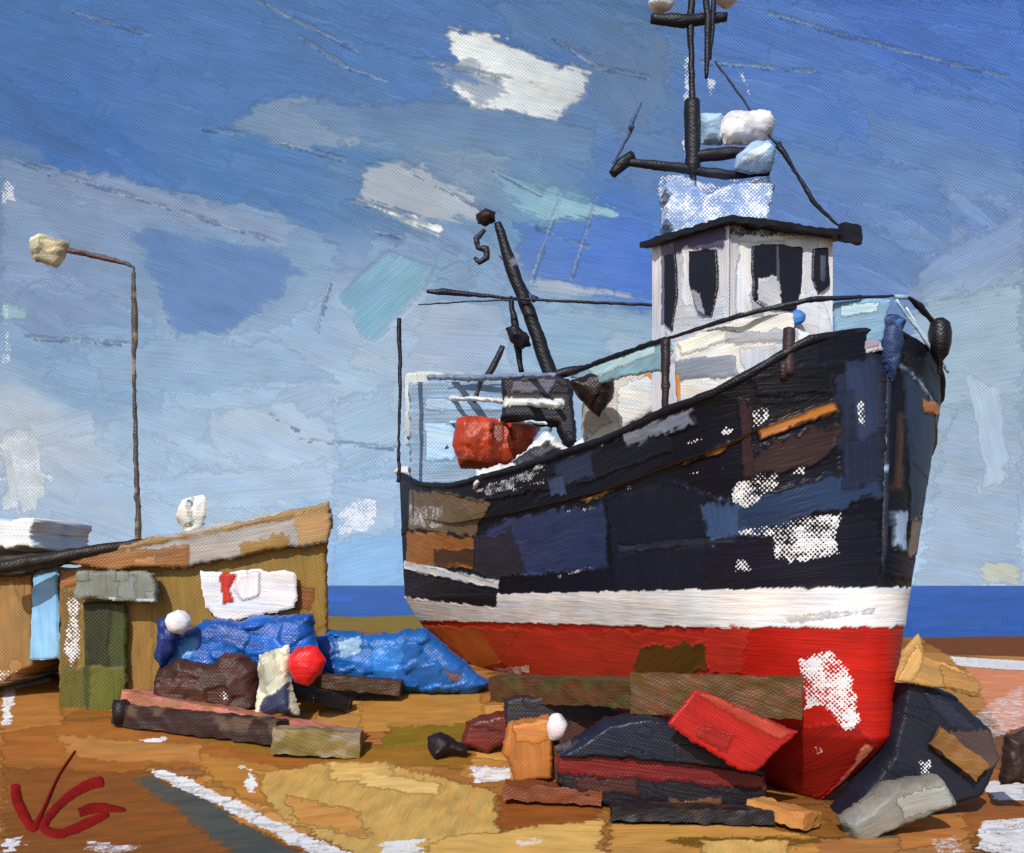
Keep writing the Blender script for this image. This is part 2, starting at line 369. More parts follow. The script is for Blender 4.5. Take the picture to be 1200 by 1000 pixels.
# big knife strokes and clouds
P_([(0, 188), (130, 205), (330, 248), (400, 285), (395, 330), (330, 390), (205, 400), (95, 330), (0, 300)], C(146, 168, 204), ang=14, rag=4, mix=.75, col2=C(150, 180, 212))
P_([(140, 262), (330, 290), (355, 320), (280, 392), (205, 398), (180, 330)], C(108, 144, 202), ang=20, rag=4, mix=.9)
P_([(60, 205), (110, 200), (350, 262), (335, 292), (210, 262), (80, 235)], C(152, 172, 206), ang=15, rag=4, mix=.8)
P_([(0, 230), (50, 236), (80, 280), (60, 330), (0, 345)], C(150, 176, 210), ang=5, rag=4)
P_([(300, 110), (350, 105), (430, 128), (425, 172), (350, 180), (270, 150)], C(126, 158, 196), ang=15, rag=5, col2=C(150, 172, 200))
P_([(525, 32), (570, 38), (692, 82), (690, 110), (650, 146), (545, 128), (500, 76), (530, 70)], C(230, 230, 226), ang=15, rag=4, col2=C(208, 214, 220), h=1.6)
P_([(520, 66), (560, 70), (600, 110), (560, 130), (515, 80)], C(150, 172, 204), ang=20, rag=3, mix=.6)
P_([(425, 190), (480, 186), (560, 225), (575, 262), (500, 262), (415, 235)], C(184, 194, 208), ang=18, rag=4, h=1.2)
P_([(410, 232), (425, 232), (520, 268), (515, 280), (470, 262)], C(228, 228, 226), ang=22, rag=2, h=1.8)
P_([(395, 345), (455, 292), (515, 312), (500, 345), (440, 405), (425, 400)], C(130, 182, 212), ang=-42, rag=2, h=2.0, col2=C(142, 190, 214))
P_([(560, 190), (590, 200), (720, 242), (724, 258), (640, 262), (590, 235)], C(132, 178, 210), ang=18, rag=3, col2=C(160, 206, 220), h=1.2)
P_([(600, 260), (760, 250), (772, 345), (740, 352), (610, 325)], C(84, 126, 196), ang=10, rag=4, mix=.85, col2=C(62, 106, 190))
P_([(628, 322), (690, 335), (770, 350), (770, 354), (650, 350), (615, 345)], C(172, 186, 208), ang=10, rag=2.5, h=1.3)
P_([(610, 360), (770, 362), (775, 430), (620, 436), (560, 400)], C(150, 184, 214), ang=8, rag=4, mix=.7)
P_([(500, 350), (590, 352), (600, 430), (520, 436), (478, 420)], C(172, 190, 216), ang=5, rag=4, mix=.7)
P_([(690, 20), (790, 40), (785, 120), (740, 170), (690, 120)], C(98, 122, 154), ang=60, rag=4, mix=.6)
P_([(720, 150), (800, 155), (800, 220), (735, 230)], C(92, 120, 160), ang=20, rag=4, mix=.55)
P_([(0, 505), (40, 500), (62, 560), (40, 600), (0, 600)], C(204, 210, 216), ang=80, rag=5, dry=.55)
P_([(0, 210), (20, 215), (24, 238), (0, 242)], None, dry=.72, rag=3)
P_([(0, 350), (30, 360), (28, 380), (0, 380)], C(168, 198, 212), ang=10, rag=2, h=1.4)
P_([(0, 352), (14, 355), (16, 425), (0, 430)], None, dry=.62, rag=3)
P_([(245, 480), (340, 470), (400, 500), (390, 590), (300, 560), (235, 520)], C(188, 208, 230), ang=20, rag=5, mix=.7)
P_([(385, 470), (465, 450), (470, 540), (400, 570)], C(170, 200, 228), ang=-20, rag=4, mix=.6)
P_([(385, 560), (470, 555), (472, 625), (392, 640)], C(176, 200, 226), ang=10, rag=3, mix=.7)
P_([(392, 600), (420, 582), (444, 585), (440, 622), (392, 632)], None, dry=.66, rag=4)
P_([(390, 632), (440, 620), (474, 624), (472, 690), (386, 690)], C(142, 190, 236), ang=-12, rag=2)
P_([(1080, 335), (1200, 310), (1200, 470), (1110, 480), (1085, 420)], C(152, 180, 204), ang=5, rag=4, mix=.85)
P_([(1090, 300), (1200, 240), (1200, 320), (1100, 360), (1050, 350)], C(150, 174, 212), ang=-35, rag=4, mix=.6)
P_([(1060, 360), (1200, 330), (1200, 480), (1090, 480)], C(166, 190, 212), ang=-10, rag=4, mix=.8)
P_([(1000, 120), (1200, 170), (1200, 240), (1040, 220)], C(112, 150, 204), ang=18, rag=4, mix=.6)
P_([(1112, 470), (1200, 460), (1200, 690), (1070, 690), (1090, 600)], C(158, 180, 206), ang=10, rag=3, mix=.85)
P_([(1140, 660), (1195, 650), (1200, 690), (1150, 690)], C(192, 196, 182), ang=20, rag=3, h=1.4)
P_([(1130, 440), (1180, 450), (1185, 560), (1150, 580)], C(184, 206, 230), ang=75, rag=4, mix=.6)
P_([(830, 60), (900, 75), (965, 85), (962, 105), (850, 92)], C(74, 116, 186), ang=8, rag=2, h=1.4)
P_([(860, 0), (1200, 0), (1200, 40), (1010, 30)], C(68, 112, 190), ang=12, rag=5, mix=.6)
P_([(640, 30), (700, 60), (692, 74), (640, 48)], C(88, 108, 140), ang=28, rag=1.5)
P_([(560, 5), (640, 8), (690, 60), (600, 40)], C(80, 116, 168), ang=30, rag=3, mix=.7)
for b in (([(330, 120), (520, 118), (700, 150), (700, 195), (560, 185), (400, 165)], 118, 152, 194, 10), ([(560, 0), (700, 0), (760, 60), (620, 60)], 88, 122, 168, 30), ([(980, 70), (1200, 130), (1200, 190), (1000, 130)], 92, 132, 200, 18), ([(900, 160), (1100, 200), (1120, 260), (940, 230)], 106, 144, 202, 15), ([(380, 30), (470, 60), (640, 100), (470, 100)], 92, 138, 196, 22), ([(90, 395), (330, 400), (400, 450), (120, 470)], 156, 186, 218, 6), ([(110, 560), (380, 540), (400, 590), (220, 600)], 178, 204, 232, -4)):
    P_(b[0], C(*b[1:4]), ang=b[4], rag=4, mix=.75)
# bare canvas showing round the mast
for b in ([(768, 200), (850, 215), (905, 205), (900, 246), (850, 240), (775, 268)], [(800, 60), (812, 60), (812, 190), (798, 190)], [(862, 82), (872, 82), (892, 132), (884, 134)], [(828, 90), (842, 95), (838, 120), (826, 118)], [(815, 130), (850, 130), (850, 170), (815, 172)]):
    P_(b, None, dry=.68, rag=2)
P_([(770, 208), (800, 205), (830, 245), (772, 262)], C(90, 134, 196), rag=3, dry=.66)
P_([(855, 210), (900, 210), (904, 238), (860, 240)], C(100, 140, 196), rag=3, dry=.66)
P_([(700, 390), (760, 385), (765, 425), (720, 432)], C(166, 190, 214), rag=3, dry=.25)
# raised knife ridges, highlight and dark edge painted into the colour
for x0, y0, x1, y1 in ((350, 42, 405, 78), (405, 78, 455, 96), (15, 185, 60, 205), (70, 203, 330, 285), (232, 150, 285, 157), (320, 165, 405, 187), (410, 235, 470, 250), (435, 270, 470, 278), (388, 325, 370, 392), (640, 40, 700, 78), (700, 78, 760, 90), (470, 195, 575, 250), (560, 190, 640, 232), (315, 485, 352, 505), (350, 515, 470, 525), (75, 10, 175, 40), (900, 15, 1060, 60), (1060, 60, 1180, 90), (620, 262, 690, 290), (700, 228, 668, 330), (655, 236, 622, 330), (820, 72, 960, 84), (30, 395, 150, 402), (300, 0, 420, 60), (500, 72, 600, 92)):
    L = math.hypot(x1 - x0, y1 - y0); a = math.degrees(math.atan2(y1 - y0, x1 - x0)); cx, cy = (x0 + x1) / 2, (y0 + y1) / 2
    pt.soft = 0.0
    pt.stroke(cx, cy, L, 2.6, a, col=C(176, 196, 222), rag=1.2, h=2.4, mix=.5)
    pt.stroke(cx + 1, cy + 2.4, L * .85, 1.5, a, col=C(56, 78, 122), rag=1.6, h=.1, mix=.75)
R = 2600.0
lum = pt.col @ np.array([.25, .6, .15]); tt = np.clip((lum - .15) / .15, 0, 1); t2 = np.clip((lum - .62) / .15, 0, 1); pt.col = (pt.col * .92 + .08 * pt.col.mean(1, keepdims=True)) * np.array([.99, 1.0, .95]) * (1.14 - .34 * tt * tt * (3 - 2 * tt) * (1 - t2))[:, None]
D = np.stack([(U - 600) / F, np.ones_like(U), (HZ - V) / F], -1); D /= np.linalg.norm(D, axis=2, keepdims=True)
tag(grid_mesh('sky', D * R + np.array([0, 0, CH]), pt, R / F, M_SKY, relief=1.6), 'blue sky with pale knife-laid clouds', None, kind='structure')

# ------------------------------------------------------------------ ground
def sstep(x, a, b):
    t = np.clip((x - a) / (b - a), 0, 1); return t * t * (3 - 2 * t)
def H(x, y):
    side = 1 - .93 * sstep(x, .2, 4.6)
    return 1.12 * sstep(y, 10.6, 18.5) * side - 1.6 * sstep(y, 52, 57) + .05 * vnoise(x / 1.3, y / 1.3, 3) * sstep(y, 11, 12)
def G(px, py):
    lo, hi = 4.0, 400.0
    for t in np.concatenate([np.arange(8, 30, .1), np.arange(30, 200, 1)]):
        if CH + (HZ - py) / F * t < H((px - 600) / F * t, t): hi = t; break
        lo = t
    for _ in range(25):
        m = (lo + hi) / 2
        if CH + (HZ - py) / F * m < H((px - 600) / F * m, m): hi = m
        else: lo = m
    return np.array([(px - 600) / F * hi, hi, float(H((px - 600) / F * hi, hi))])
GP = .0095                                         # metres per paint unit on the ground
rows = [5.0, 7.0, 8.5, 9.5]
rows = np.r_[rows, 9.8 * np.exp(np.linspace(0, math.log(60 / 9.8), 420)), 64, 70, 80]
tx = np.r_[np.linspace(-2.2, -.54, 30), np.linspace(-.535, .535, 640), np.linspace(.54, 2.2, 30)]
X = rows[None, :] * tx[:, None]; Yg = np.zeros_like(X) + rows[None, :]
pt = Paint(X / GP, Yg / GP, C(150, 96, 48)); pt.set_dir(slice(None), 5, 0); pt.soft = 8.0
n = vnoise(pt.U / 160, pt.V / 300, 1); pt.col = np.where((n > .25)[:, None], C(132, 84, 36), pt.col); pt.col = np.where((n < -.35)[:, None], C(172, 118, 62), pt.col)
pt.auto(190, (-640, 1050, 700, 2200), (50, 180), (30, 110), (-25, 25), jit=.28, rag=4, h=.5)
def gp(poly, col, rag=5, **k): pt.patch([tuple(G(*p)[:2] / GP) for p in poly], col, rag=rag, **k)
gp([(0, 850), (130, 840), (400, 880), (380, 925), (180, 900), (0, 940)], C(148, 88, 40), ang=5)
gp([(0, 640), (70, 640), (75, 850), (0, 860)], C(160, 104, 52))
gp([(0, 900), (175, 905), (400, 1010), (0, 1010)], C(124, 72, 34), ang=20)
gp([(150, 915), (170, 907), (250, 938), (388, 1014), (290, 1014), (205, 950)], C(78, 72, 68), ang=25, col2=C(66, 76, 82))
gp([(170, 899), (196, 902), (300, 948), (430, 1004), (380, 1010), (290, 962), (182, 915)], None, dry=.80)
gp([(200, 880), (330, 900), (420, 915), (350, 955), (280, 935)], C(168, 112, 52), ang=8)
gp([(300, 905), (400, 888), (582, 925), (590, 1010), (430, 1010), (310, 945)], C(192, 152, 92), ang=85, h=1.8, rag=4, col2=C(180, 138, 76))
gp([(380, 890), (460, 895), (470, 925), (385, 915)], C(200, 156, 96), ang=5, h=1.2)
gp([(582, 930), (700, 938), (710, 968), (582, 972)], C(136, 74, 32), ang=-6, h=1.6)
gp([(500, 985), (640, 968), (705, 960), (712, 1010), (490, 1010)], C(206, 158, 92), ang=-12, h=1.6)
gp([(440, 988), (498, 984), (495, 1010), (440, 1010)], None, dry=.80)
gp([(420, 815), (560, 808), (575, 850), (420, 862)], C(166, 114, 54), ang=2)
gp([(240, 868), (450, 872), (560, 885), (540, 905), (300, 885)], C(136, 92, 32), ang=3)
gp([(455, 852), (560, 848), (560, 880), (440, 880)], C(118, 92, 26))
gp([(545, 897), (600, 898), (602, 916), (555, 918)], None, dry=.80)
gp([(160, 868), (195, 862), (196, 888), (164, 890)], None, dry=.80)
gp([(284, 898), (302, 902), (302, 930), (284, 932)], None, dry=.80)
gp([(0, 770), (40, 775), (62, 800), (20, 808), (15, 850), (0, 852)], None, dry=.80)
gp([(712, 965), (900, 968), (985, 985), (980, 1010), (705, 1010)], C(186, 132, 68), ang=5, h=1.2)
gp([(760, 982), (1000, 982), (990, 992), (800, 994)], C(110, 74, 24), ang=4)
gp([(880, 940), (950, 952), (955, 972), (885, 966)], C(196, 134, 70), h=1.4)
gp([(1010, 935), (1090, 925), (1095, 990), (1000, 1010)], C(118, 108, 88), ang=70, h=1.2)
gp([(1090, 900), (1200, 880), (1210, 965), (1110, 985)], C(150, 88, 42), ang=5)
gp([(1130, 782), (1210, 788), (1210, 850), (1170, 862)], C(208, 128, 96), ang=10, dry=.15)
gp([(1150, 862), (1210, 850), (1210, 905), (1160, 900)], C(120, 78, 48))
gp([(1112, 769), (1210, 775), (1210, 787), (1120, 780)], None, dry=.80)
gp([(1078, 748), (1215, 746), (1210, 770), (1110, 768)], C(110, 62, 34), rag=3)
gp([(1145, 962), (1210, 958), (1210, 1010), (1140, 995)], None, dry=.80)
gp([(1148, 915), (1210, 913), (1210, 940), (1160, 938)], None, dry=.80)
gp([(960, 985), (1140, 975), (1150, 1010), (960, 1010)], C(160, 106, 62), ang=8)
gp([(60, 860), (240, 872), (235, 895), (80, 890)], C(168, 112, 62), ang=4, h=1.2)
gp([(420, 905), (520, 918), (515, 935), (425, 925)], C(206, 166, 108), ang=6, h=1.6)
gp([(330, 930), (420, 950), (440, 990), (350, 965)], C(186, 128, 70), ang=20, h=1.6)
gp([(600, 905), (700, 915), (700, 935), (600, 930)], C(164, 112, 56), ang=4, h=1.3)
gp([(712, 952), (890, 955), (888, 968), (715, 966)], C(30, 26, 32), ang=2, h=1.5)
gp([(1040, 960), (1130, 950), (1140, 985), (1050, 1000)], C(178, 112, 60), ang=-4, h=1.5)
gp([(820, 985), (930, 985), (930, 1010), (820, 1010)], C(204, 160, 96), ang=80, h=1.5)
for b_ in ([(395, 872), (415, 870), (420, 885), (398, 888)], [(700, 905), (715, 902), (716, 925), (702, 925)], [(1090, 985), (1130, 975), (1130, 1000), (1092, 1004)], [(60, 740), (78, 738), (78, 790), (60, 790)], [(100, 985), (170, 990), (160, 1002), (100, 1000)], [(600, 985), (640, 980), (640, 992), (604, 996)], [(1120, 850), (1200, 800), (1205, 850), (1150, 870)]):
    gp(b_, None, dry=.6)
gp([(385, 716), (500, 712), (500, 740), (385, 742)], C(128, 104, 46), rag=3)
gp([(0, 985), (30, 978), (24, 1000), (0, 1000)], None, dry=.80)
pt.col = pt.col * np.array([1.03, 1.08, .95])
zz = H(X, Yg); P = np.stack([X, Yg, zz], -1)
g = grid_mesh('ground', P, pt, GP, M_GROUND, relief=1.5)
tag(g, 'ochre and brown shingle bank sloping up from the foreground', None, kind='structure')

# sea: one sheet to the horizon
sy = 40 * np.exp(np.linspace(0, math.log(2595 / 40), 200)); sx_ = np.linspace(-1.4, 1.4, 420)
X = sy[None, :] * sx_[:, None]; Ys = np.zeros_like(X) + sy[None, :]
Pt = Paint(tx.sum() * 0 + sx_[:, None] * 1200 + np.zeros_like(X), np.zeros_like(X) + np.log(sy / 40)[None, :] * 60, C(4, 76, 160)); Pt.set_dir(slice(None), 0, 3)
Pt.auto(70, (-1400, 0, 1400, 250), (40, 140), (8, 30), (-4, 4), jit=.35, rag=3, h=0)
Pt.h[:] = 0
tag(grid_mesh('sea', np.stack([X, Ys, np.full_like(X, -.02) - .15], -1), Pt, .05, M_SEA, relief=0), 'bright blue sea behind the beach', None, kind='structure')

# ------------------------------------------------------------------ the fishing boat
BA = math.radians(28); bow = np.array([4.42, 12.0]); av = np.array([-math.sin(BA), math.cos(BA)]); pv = np.array([math.cos(BA), math.sin(BA)]); LB = 11.0
A3 = np.array([av[0], av[1], 0]); P3 = np.array([pv[0], pv[1], 0]); Z3 = np.array([0, 0, 1.])
def B(s, lat, z): return np.array([bow[0] + av[0] * s + pv[0] * lat, bow[1] + av[1] * s + pv[1] * lat, z])
def atb(x, y, lat):
    k = (x - 600) / F
    s = (k * (bow[1] + pv[1] * lat) - (bow[0] + pv[0] * lat)) / (av[0] - k * av[1])
    Yd = bow[1] + av[1] * s + pv[1] * lat
    return at(x, y, Yd)
boat = empty('fishing_boat', B(4.5, 0, .3), 'large navy fishing boat with red bottom and white wheelhouse, beached bow first', 'fishing boat')
_zx = np.linspace(-.2, 1.2, 561); _zy = np.interp(_zx, [-.2, 0, .036, .09, .27, .5, .73, .88, 1, 1.2], [7.4, 5.76, 5.23, 4.93, 4.66, 4.52, 4.46, 4.64, 4.98, 5.4])
for _ in range(3): _zy = np.convolve(np.pad(_zy, 6, mode='edge'), np.ones(13) / 13, 'valid')
def zg(u): return np.interp(u, _zx, _zy)
def zkeel(u): return .02 + .85 * np.clip(u, 0, 1) ** 1.2
def hb(u, z):
    """half breadth at length fraction u and height z"""
    zw = 2.5; g = zg(u)
    bgn = 1.96 * np.clip(1 - (1 - np.clip(u / .17, 0, 1)) ** 2.4, 0, 1) ** .44 * (1 - .12 * np.clip((u - .6) / .4, 0, 1) ** 2)
    bwn = 1.5 * np.clip(1 - (1 - np.clip(u / .21, 0, 1)) ** 2.1, 0, 1) ** .54 * (1 + .07 * np.clip((u - .55) / .45, 0, 1) ** 2)
    zk = zkeel(u); tb = np.clip((z - zk) / (zw - zk), 0, 1); ta = np.clip((z - zw) / (g - zw), 0, 1)
    return .035 + np.where(z < zw, bwn * tb ** .62, bwn + (bgn - bwn) * ta ** .9)
def s0(z):
    return .0 + .10 * np.clip((5.6 - z) / 3.0, 0, 1) + 1.0 * np.clip((.95 - z) / .95, 0, 1) ** 1.2
PSH = .0125
nu, nv = 520, 330
uu = np.linspace(0, 1, nu) ** 1.35
def hull_grid(side):
    T = np.linspace(0, 1, nv)[None, :]; Uu = uu[:, None] + 0 * T
    z = zkeel(Uu) + (zg(Uu) - zkeel(Uu)) * T
    so_ = s0(z); s = so_ + Uu * (LB - so_); b = hb(Uu, z) * side
    P = np.stack([bow[0] + av[0] * s + pv[0] * b, bow[1] + av[1] * s + pv[1] * b, z], -1)
    return P, s, z, b
def hull_paint(side):
    P, s, z, b = hull_grid(side)
    # girth distance from the stem, so both sides share one running coordinate
    Uc = np.zeros_like(s); dP = np.linalg.norm(np.diff(P[..., :2], axis=0), axis=2); Uc[1:] = np.cumsum(dP, axis=0)
    U_ = (s if side < 0 else s) * 0 + (-Uc if side < 0 else Uc) / PSH; V_ = -z / PSH
    pt = Paint(U_, V_, C(14, 15, 27)); pt.soft = 5.0; pt.set_dir(slice(None), -12 if side < 0 else 20, 2)
    ft = 2.72 - .2 * s / LB; fb = 2.25 - .24 * s / LB
    zr = z.ravel() + .02 * vnoise(pt.U / 9, pt.V / 5, 4)
    px = 600 + F * P[..., 0] / P[..., 1]; py = HZ - F * (P[..., 2] - CH) / P[..., 1]
    Ng = np.cross(np.gradient(P, axis=0), np.gradient(P, axis=1)); Ng = Ng if (Ng[200, 200] @ (P3 * side)) > 0 else -Ng
    facing = ((Ng * (np.array([0, 0, CH]) - P)).sum(-1) > 0); px = np.where(facing, px, -9e3)
    pxr, pyr = px.ravel(), py.ravel()
    def inv(q):
        i = np.argmin((pxr - q[0]) ** 2 + (pyr - q[1]) ** 2); return (pt.U[i], pt.V[i])
    hp = lambda poly, col=None, **k: pt.patch([inv(q) for q in poly], col, **k)
    ub = (min(pt.U), -440, max(pt.U), -205)
    pt.auto(34, ub, (50, 130), (16, 40), (-16, 2) if side < 0 else (5, 30), jit=.4, h=1.2, rag=2)
    return pt, P, hp, zr, ft.ravel(), fb.ravel()
ht = {}
def below(pt, zr, ft, fb, side):
    pt.soft = 3.0; m = zr < fb; pt.col[m] = C(176, 24, 12); pt.h[m] = .3; pt.dry[m] = 0; pt.set_dir(m, 2, 5)
    m = (zr >= fb) & (zr < ft); pt.col[m] = C(232, 230, 232); pt.h[m] = 1.5; pt.dry[m] = 0; pt.set_dir(m, 1, 8)
for side in (-1, 1):
    pt, P, hp, zr, ft, fb = hull_paint(side)
    if side < 0:
        hp([(480, 575), (560, 572), (575, 592), (556, 628), (478, 622)], C(112, 92, 66), ang=20, rag=3)
        hp([(476, 622), (558, 628), (556, 668), (476, 664)], C(156, 98, 42), ang=10, rag=2)
        hp([(508, 642), (556, 642), (556, 664), (510, 664)], C(76, 50, 34), rag=1.5)
        hp([(560, 628), (600, 602), (708, 588), (716, 668), (640, 682), (560, 660)], C(56, 60, 98), ang=-8, rag=3, h=1.5, col2=C(40, 54, 88))
        hp([(556, 630), (600, 620), (620, 672), (585, 682), (556, 670)], C(46, 44, 56), rag=3)
        hp([(586, 674), (724, 662), (732, 714), (588, 712)], C(17, 19, 30), ang=-3, rag=2, h=2)
        hp([(712, 580), (790, 562), (862, 590), (852, 712), (726, 716)], C(21, 26, 42), ang=80, rag=2, h=2.2)
        hp([(480, 556), (560, 572), (640, 544), (780, 500), (790, 530), (690, 566), (560, 590), (482, 566)], C(20, 20, 32), ang=-14, rag=2, h=1.5)
        hp([(728, 505), (812, 478), (818, 500), (735, 528)], C(116, 122, 140), ang=-14, rag=2, h=1.8, dry=.25)
        hp([(650, 540), (695, 528), (700, 560), (655, 575)], C(44, 52, 78), ang=-14, rag=2)
        hp([(884, 503), (978, 467), (984, 484), (890, 518)], C(178, 112, 46), ang=-18, rag=1.2, h=2.4)
        hp([(795, 545), (845, 520), (858, 516), (846, 532), (800, 548)], C(164, 110, 48), ang=-20, rag=1.5, h=2)
        hp([(676, 588), (705, 574), (724, 572), (712, 580), (684, 590)], C(178, 128, 60), ang=-18, rag=1.5, h=2)
        hp([(862, 540), (950, 500), (1010, 495), (960, 545), (880, 565)], C(52, 36, 38), ang=-15, rag=4, h=1)
        hp([(820, 600), (1045, 540), (1045, 580), (850, 640)], C(34, 50, 80), ang=-14, rag=4, col2=C(40, 58, 90))
        hp([(820, 590), (870, 585), (880, 628), (826, 636)], C(58, 84, 122), ang=80, rag=4, mix=.8)
        hp([(975, 440), (1040, 420), (1042, 560), (985, 580)], C(34, 40, 62), ang=85, rag=3, h=1.4)
        hp([(990, 425), (1032, 412), (1034, 500), (1000, 520)], C(48, 60, 90), ang=80, rag=3, mix=.7)
        hp([(820, 640), (1030, 600), (1036, 690), (830, 712)], C(22, 23, 38), ang=-6, rag=3, h=1.2)
        hp([(1030, 480), (1046, 478), (1046, 575), (1033, 578)], C(62, 42, 38), ang=88, rag=1.2, h=2)
        for b in ([(850, 620), (920, 606), (990, 595), (985, 650), (940, 665), (905, 660), (900, 632), (855, 634)], [(850, 575), (890, 548), (928, 566), (880, 600), (856, 590)], [(930, 610), (985, 596), (978, 652), (940, 650)], [(870, 478), (905, 474), (900, 504), (872, 508)]):
            hp(b, dry=.66, rag=3)
        for b in ([(732, 568), (850, 545), (852, 553), (735, 576)], [(560, 572), (640, 545), (650, 552), (575, 584)], [(650, 672), (700, 660), (704, 668), (655, 680)], [(480, 590), (520, 592), (520, 622), (480, 618)], [(600, 570), (640, 560), (640, 568), (602, 578)], [(690, 520), (730, 505), (732, 515), (695, 530)]):
            hp(b, dry=.58, rag=2)
        for b in ([(555, 572), (600, 556), (640, 535), (642, 548), (600, 566), (560, 582)], [(790, 520), (860, 500), (862, 508), (792, 528)], [(860, 655), (880, 650), (885, 672), (862, 675)], [(1000, 470), (1015, 465), (1016, 500), (1002, 505)], [(640, 600), (700, 592), (700, 598), (642, 606)], [(905, 555), (945, 545), (948, 556), (908, 566)]):
            hp(b, dry=.62, rag=2.5)
        hp([(866, 470), (880, 468), (884, 560), (870, 562)], C(52, 34, 38), ang=85, rag=2)
        hp([(725, 640), (860, 628), (862, 636), (728, 650)], C(44, 48, 64), ang=-4, rag=1.5, h=1.5)
        hp([(640, 560), (660, 555), (664, 580), (645, 585)], C(60, 74, 110), ang=80, rag=2)
        below(pt, zr, ft, fb, side)
        hp([(590, 718), (1020, 706), (1022, 712), (592, 726)], None, dry=.5, rag=2)
        hp([(474, 656), (586, 680), (586, 692), (474, 668)], C(206, 208, 214), ang=10, rag=1.5, h=2)
        hp([(474, 672), (584, 694), (584, 712), (520, 706), (476, 700)], C(24, 25, 38), ang=10, rag=1.5)
        hp([(920, 722), (1025, 712), (1026, 722), (925, 730)], C(176, 176, 186), ang=-4, rag=1.5)
        hp([(496, 732), (610, 736), (590, 775), (560, 785)], C(176, 84, 34), ang=35, rag=3, h=1.5)
        hp([(560, 736), (760, 740), (880, 736), (870, 790), (600, 800)], C(184, 44, 30), ang=3, rag=3, h=1)
        hp([(752, 756), (800, 752), (826, 752), (834, 782), (780, 800), (740, 792)], C(92, 62, 22), ang=-25, rag=2, h=1.5)
        hp([(905, 850), (1000, 845), (1024, 880), (965, 955), (880, 950)], C(150, 26, 20), ang=-40, rag=3, h=1.3)
        hp([(1012, 868), (1030, 880), (975, 945), (962, 955)], C(206, 120, 92), ang=-48, rag=1.5, h=1.5)
        hp([(936, 772), (975, 762), (1000, 790), (1012, 850), (990, 860), (962, 830), (940, 835)], dry=.72, rag=3)
        hp([(948, 868), (970, 872), (965, 886), (950, 882)], dry=.6, rag=2)
        hp([(570, 782), (625, 775), (622, 790), (575, 800)], dry=.7, rag=2)
    else:
        hp([(1060, 430), (1112, 480), (1108, 600), (1066, 620), (1060, 500)], C(38, 54, 82), ang=80, rag=3, col2=C(28, 36, 56))
        hp([(1047, 480), (1060, 484), (1058, 575), (1046, 575)], C(66, 46, 40), ang=88, rag=1)
        hp([(1044, 598), (1062, 600), (1060, 645), (1044, 640)], C(140, 168, 204), ang=80, rag=2, h=1.6)
        hp([(1064, 608), (1090, 606), (1078, 650), (1062, 655)], C(128, 112, 96), ang=80, rag=2, h=1.6)
        hp([(1046, 424), (1054, 424), (1104, 500), (1096, 504)], C(150, 172, 196), ang=55, rag=1, h=1.5); hp([(1056, 412), (1078, 418), (1112, 470), (1108, 500), (1070, 440)], C(20, 18, 26), ang=50, rag=1.5)
        hp([(1080, 466), (1100, 474), (1098, 490), (1080, 486)], C(186, 122, 56), ang=20, rag=1.5, h=2)
        below(pt, zr, ft, fb, side)
    ht[side] = (pt, P)
# both sides in one continuous mesh, plus stem bar and transom
def merged_hull():
    vs_, fs, cols, drys, suvs, uvs = [], [], [], [], [], []; off = 0
    for side in (-1, 1):
        pt, P = ht[side]; du = np.gradient(P, axis=0); dv = np.gradient(P, axis=1); N = np.cross(du, dv); N /= np.linalg.norm(N, axis=2, keepdims=True) + 1e-12
        outw = P3 * side; 
        if (N[200, 200] @ outw) < 0: N = -N
        Q = P.reshape(-1, 3) + N.reshape(-1, 3) * (pt.h * 1.1 * PSH)[:, None]
        f = quads(nu, nv, off)
        f = f if side > 0 else f[:, ::-1]
        vs_.append(Q); fs.append(f); cols.append(pt.col); drys.append(pt.dry); suvs.append(pt.suv); uvs.append(np.c_[pt.U, pt.V]); off += len(Q)
    last = (nu - 1) * nv; n1 = nu * nv
    tr = np.array([[last + j, last + j + 1, n1 + last + j + 1, n1 + last + j] for j in range(nv - 1)])
    fr = np.array([[j + 1, j, n1 + j, n1 + j + 1] for j in range(nv - 1)])
    fs += [tr, fr]
    return link('hull', np.concatenate(vs_), np.concatenate(fs), np.concatenate(cols), None, np.concatenate(drys), np.concatenate(suvs), PSH, np.concatenate(uvs), M_HULL, boat)
hull = merged_hull()
def gun(u, side=-1, dz=0.0, inn=0.0):
    z = float(zg(u)); s = float(s0(z) + u * (LB - s0(z))); return B(s, side * (float(hb(np.array(u), np.array(z))) - inn), z + dz)
def gun_at(x, side=-1, lo=0.0, hi=1.0):
    best = min(np.linspace(lo, hi, 700), key=lambda q: abs(600 + F * gun(q, side)[0] / gun(q, side)[1] - x)); return best
def gz(x, y, side=-1, inn=0.05, lo=0.0, hi=1.0):
    """point above the gunwale seen at photo (x, y)"""
    q = gun(gun_at(x, side, lo, hi), side, 0, inn); return np.array([q[0], q[1], CH + (HZ - y) / F * q[1]])
# deck
m = MB(); us = np.linspace(.015, 1, 60)
Pd = np.array([[B(float(s0(5) + u * (LB - s0(5))), t * (float(hb(np.array(u), zg(np.array(u)))) - .06), float(zg(u)) - .62) for t in np.linspace(-1, 1, 12)] for u in us]); m.add(Pd, 60, 12)
m.build('deck', C(120, 96, 70), boat, rag=.4)
# capping rail along both gunwales
for side in (-1, 1):
    MB().tube([gun(u, side, .03) for u in np.linspace(0.0, 1, 60)], .055, step=.08).build('capping_rail', C(16, 16, 26), boat, rag=.8)
# stem post
MB().tube([B(.0, 0, 5.62), B(.05, 0, 4.6), B(.08, 0, 3.2), B(.16, 0, 2.5)], [.035, .045, .04, .02]).build('stem', C(34, 38, 56), boat, rag=.9, col2=C(150, 168, 196), c2=.45)

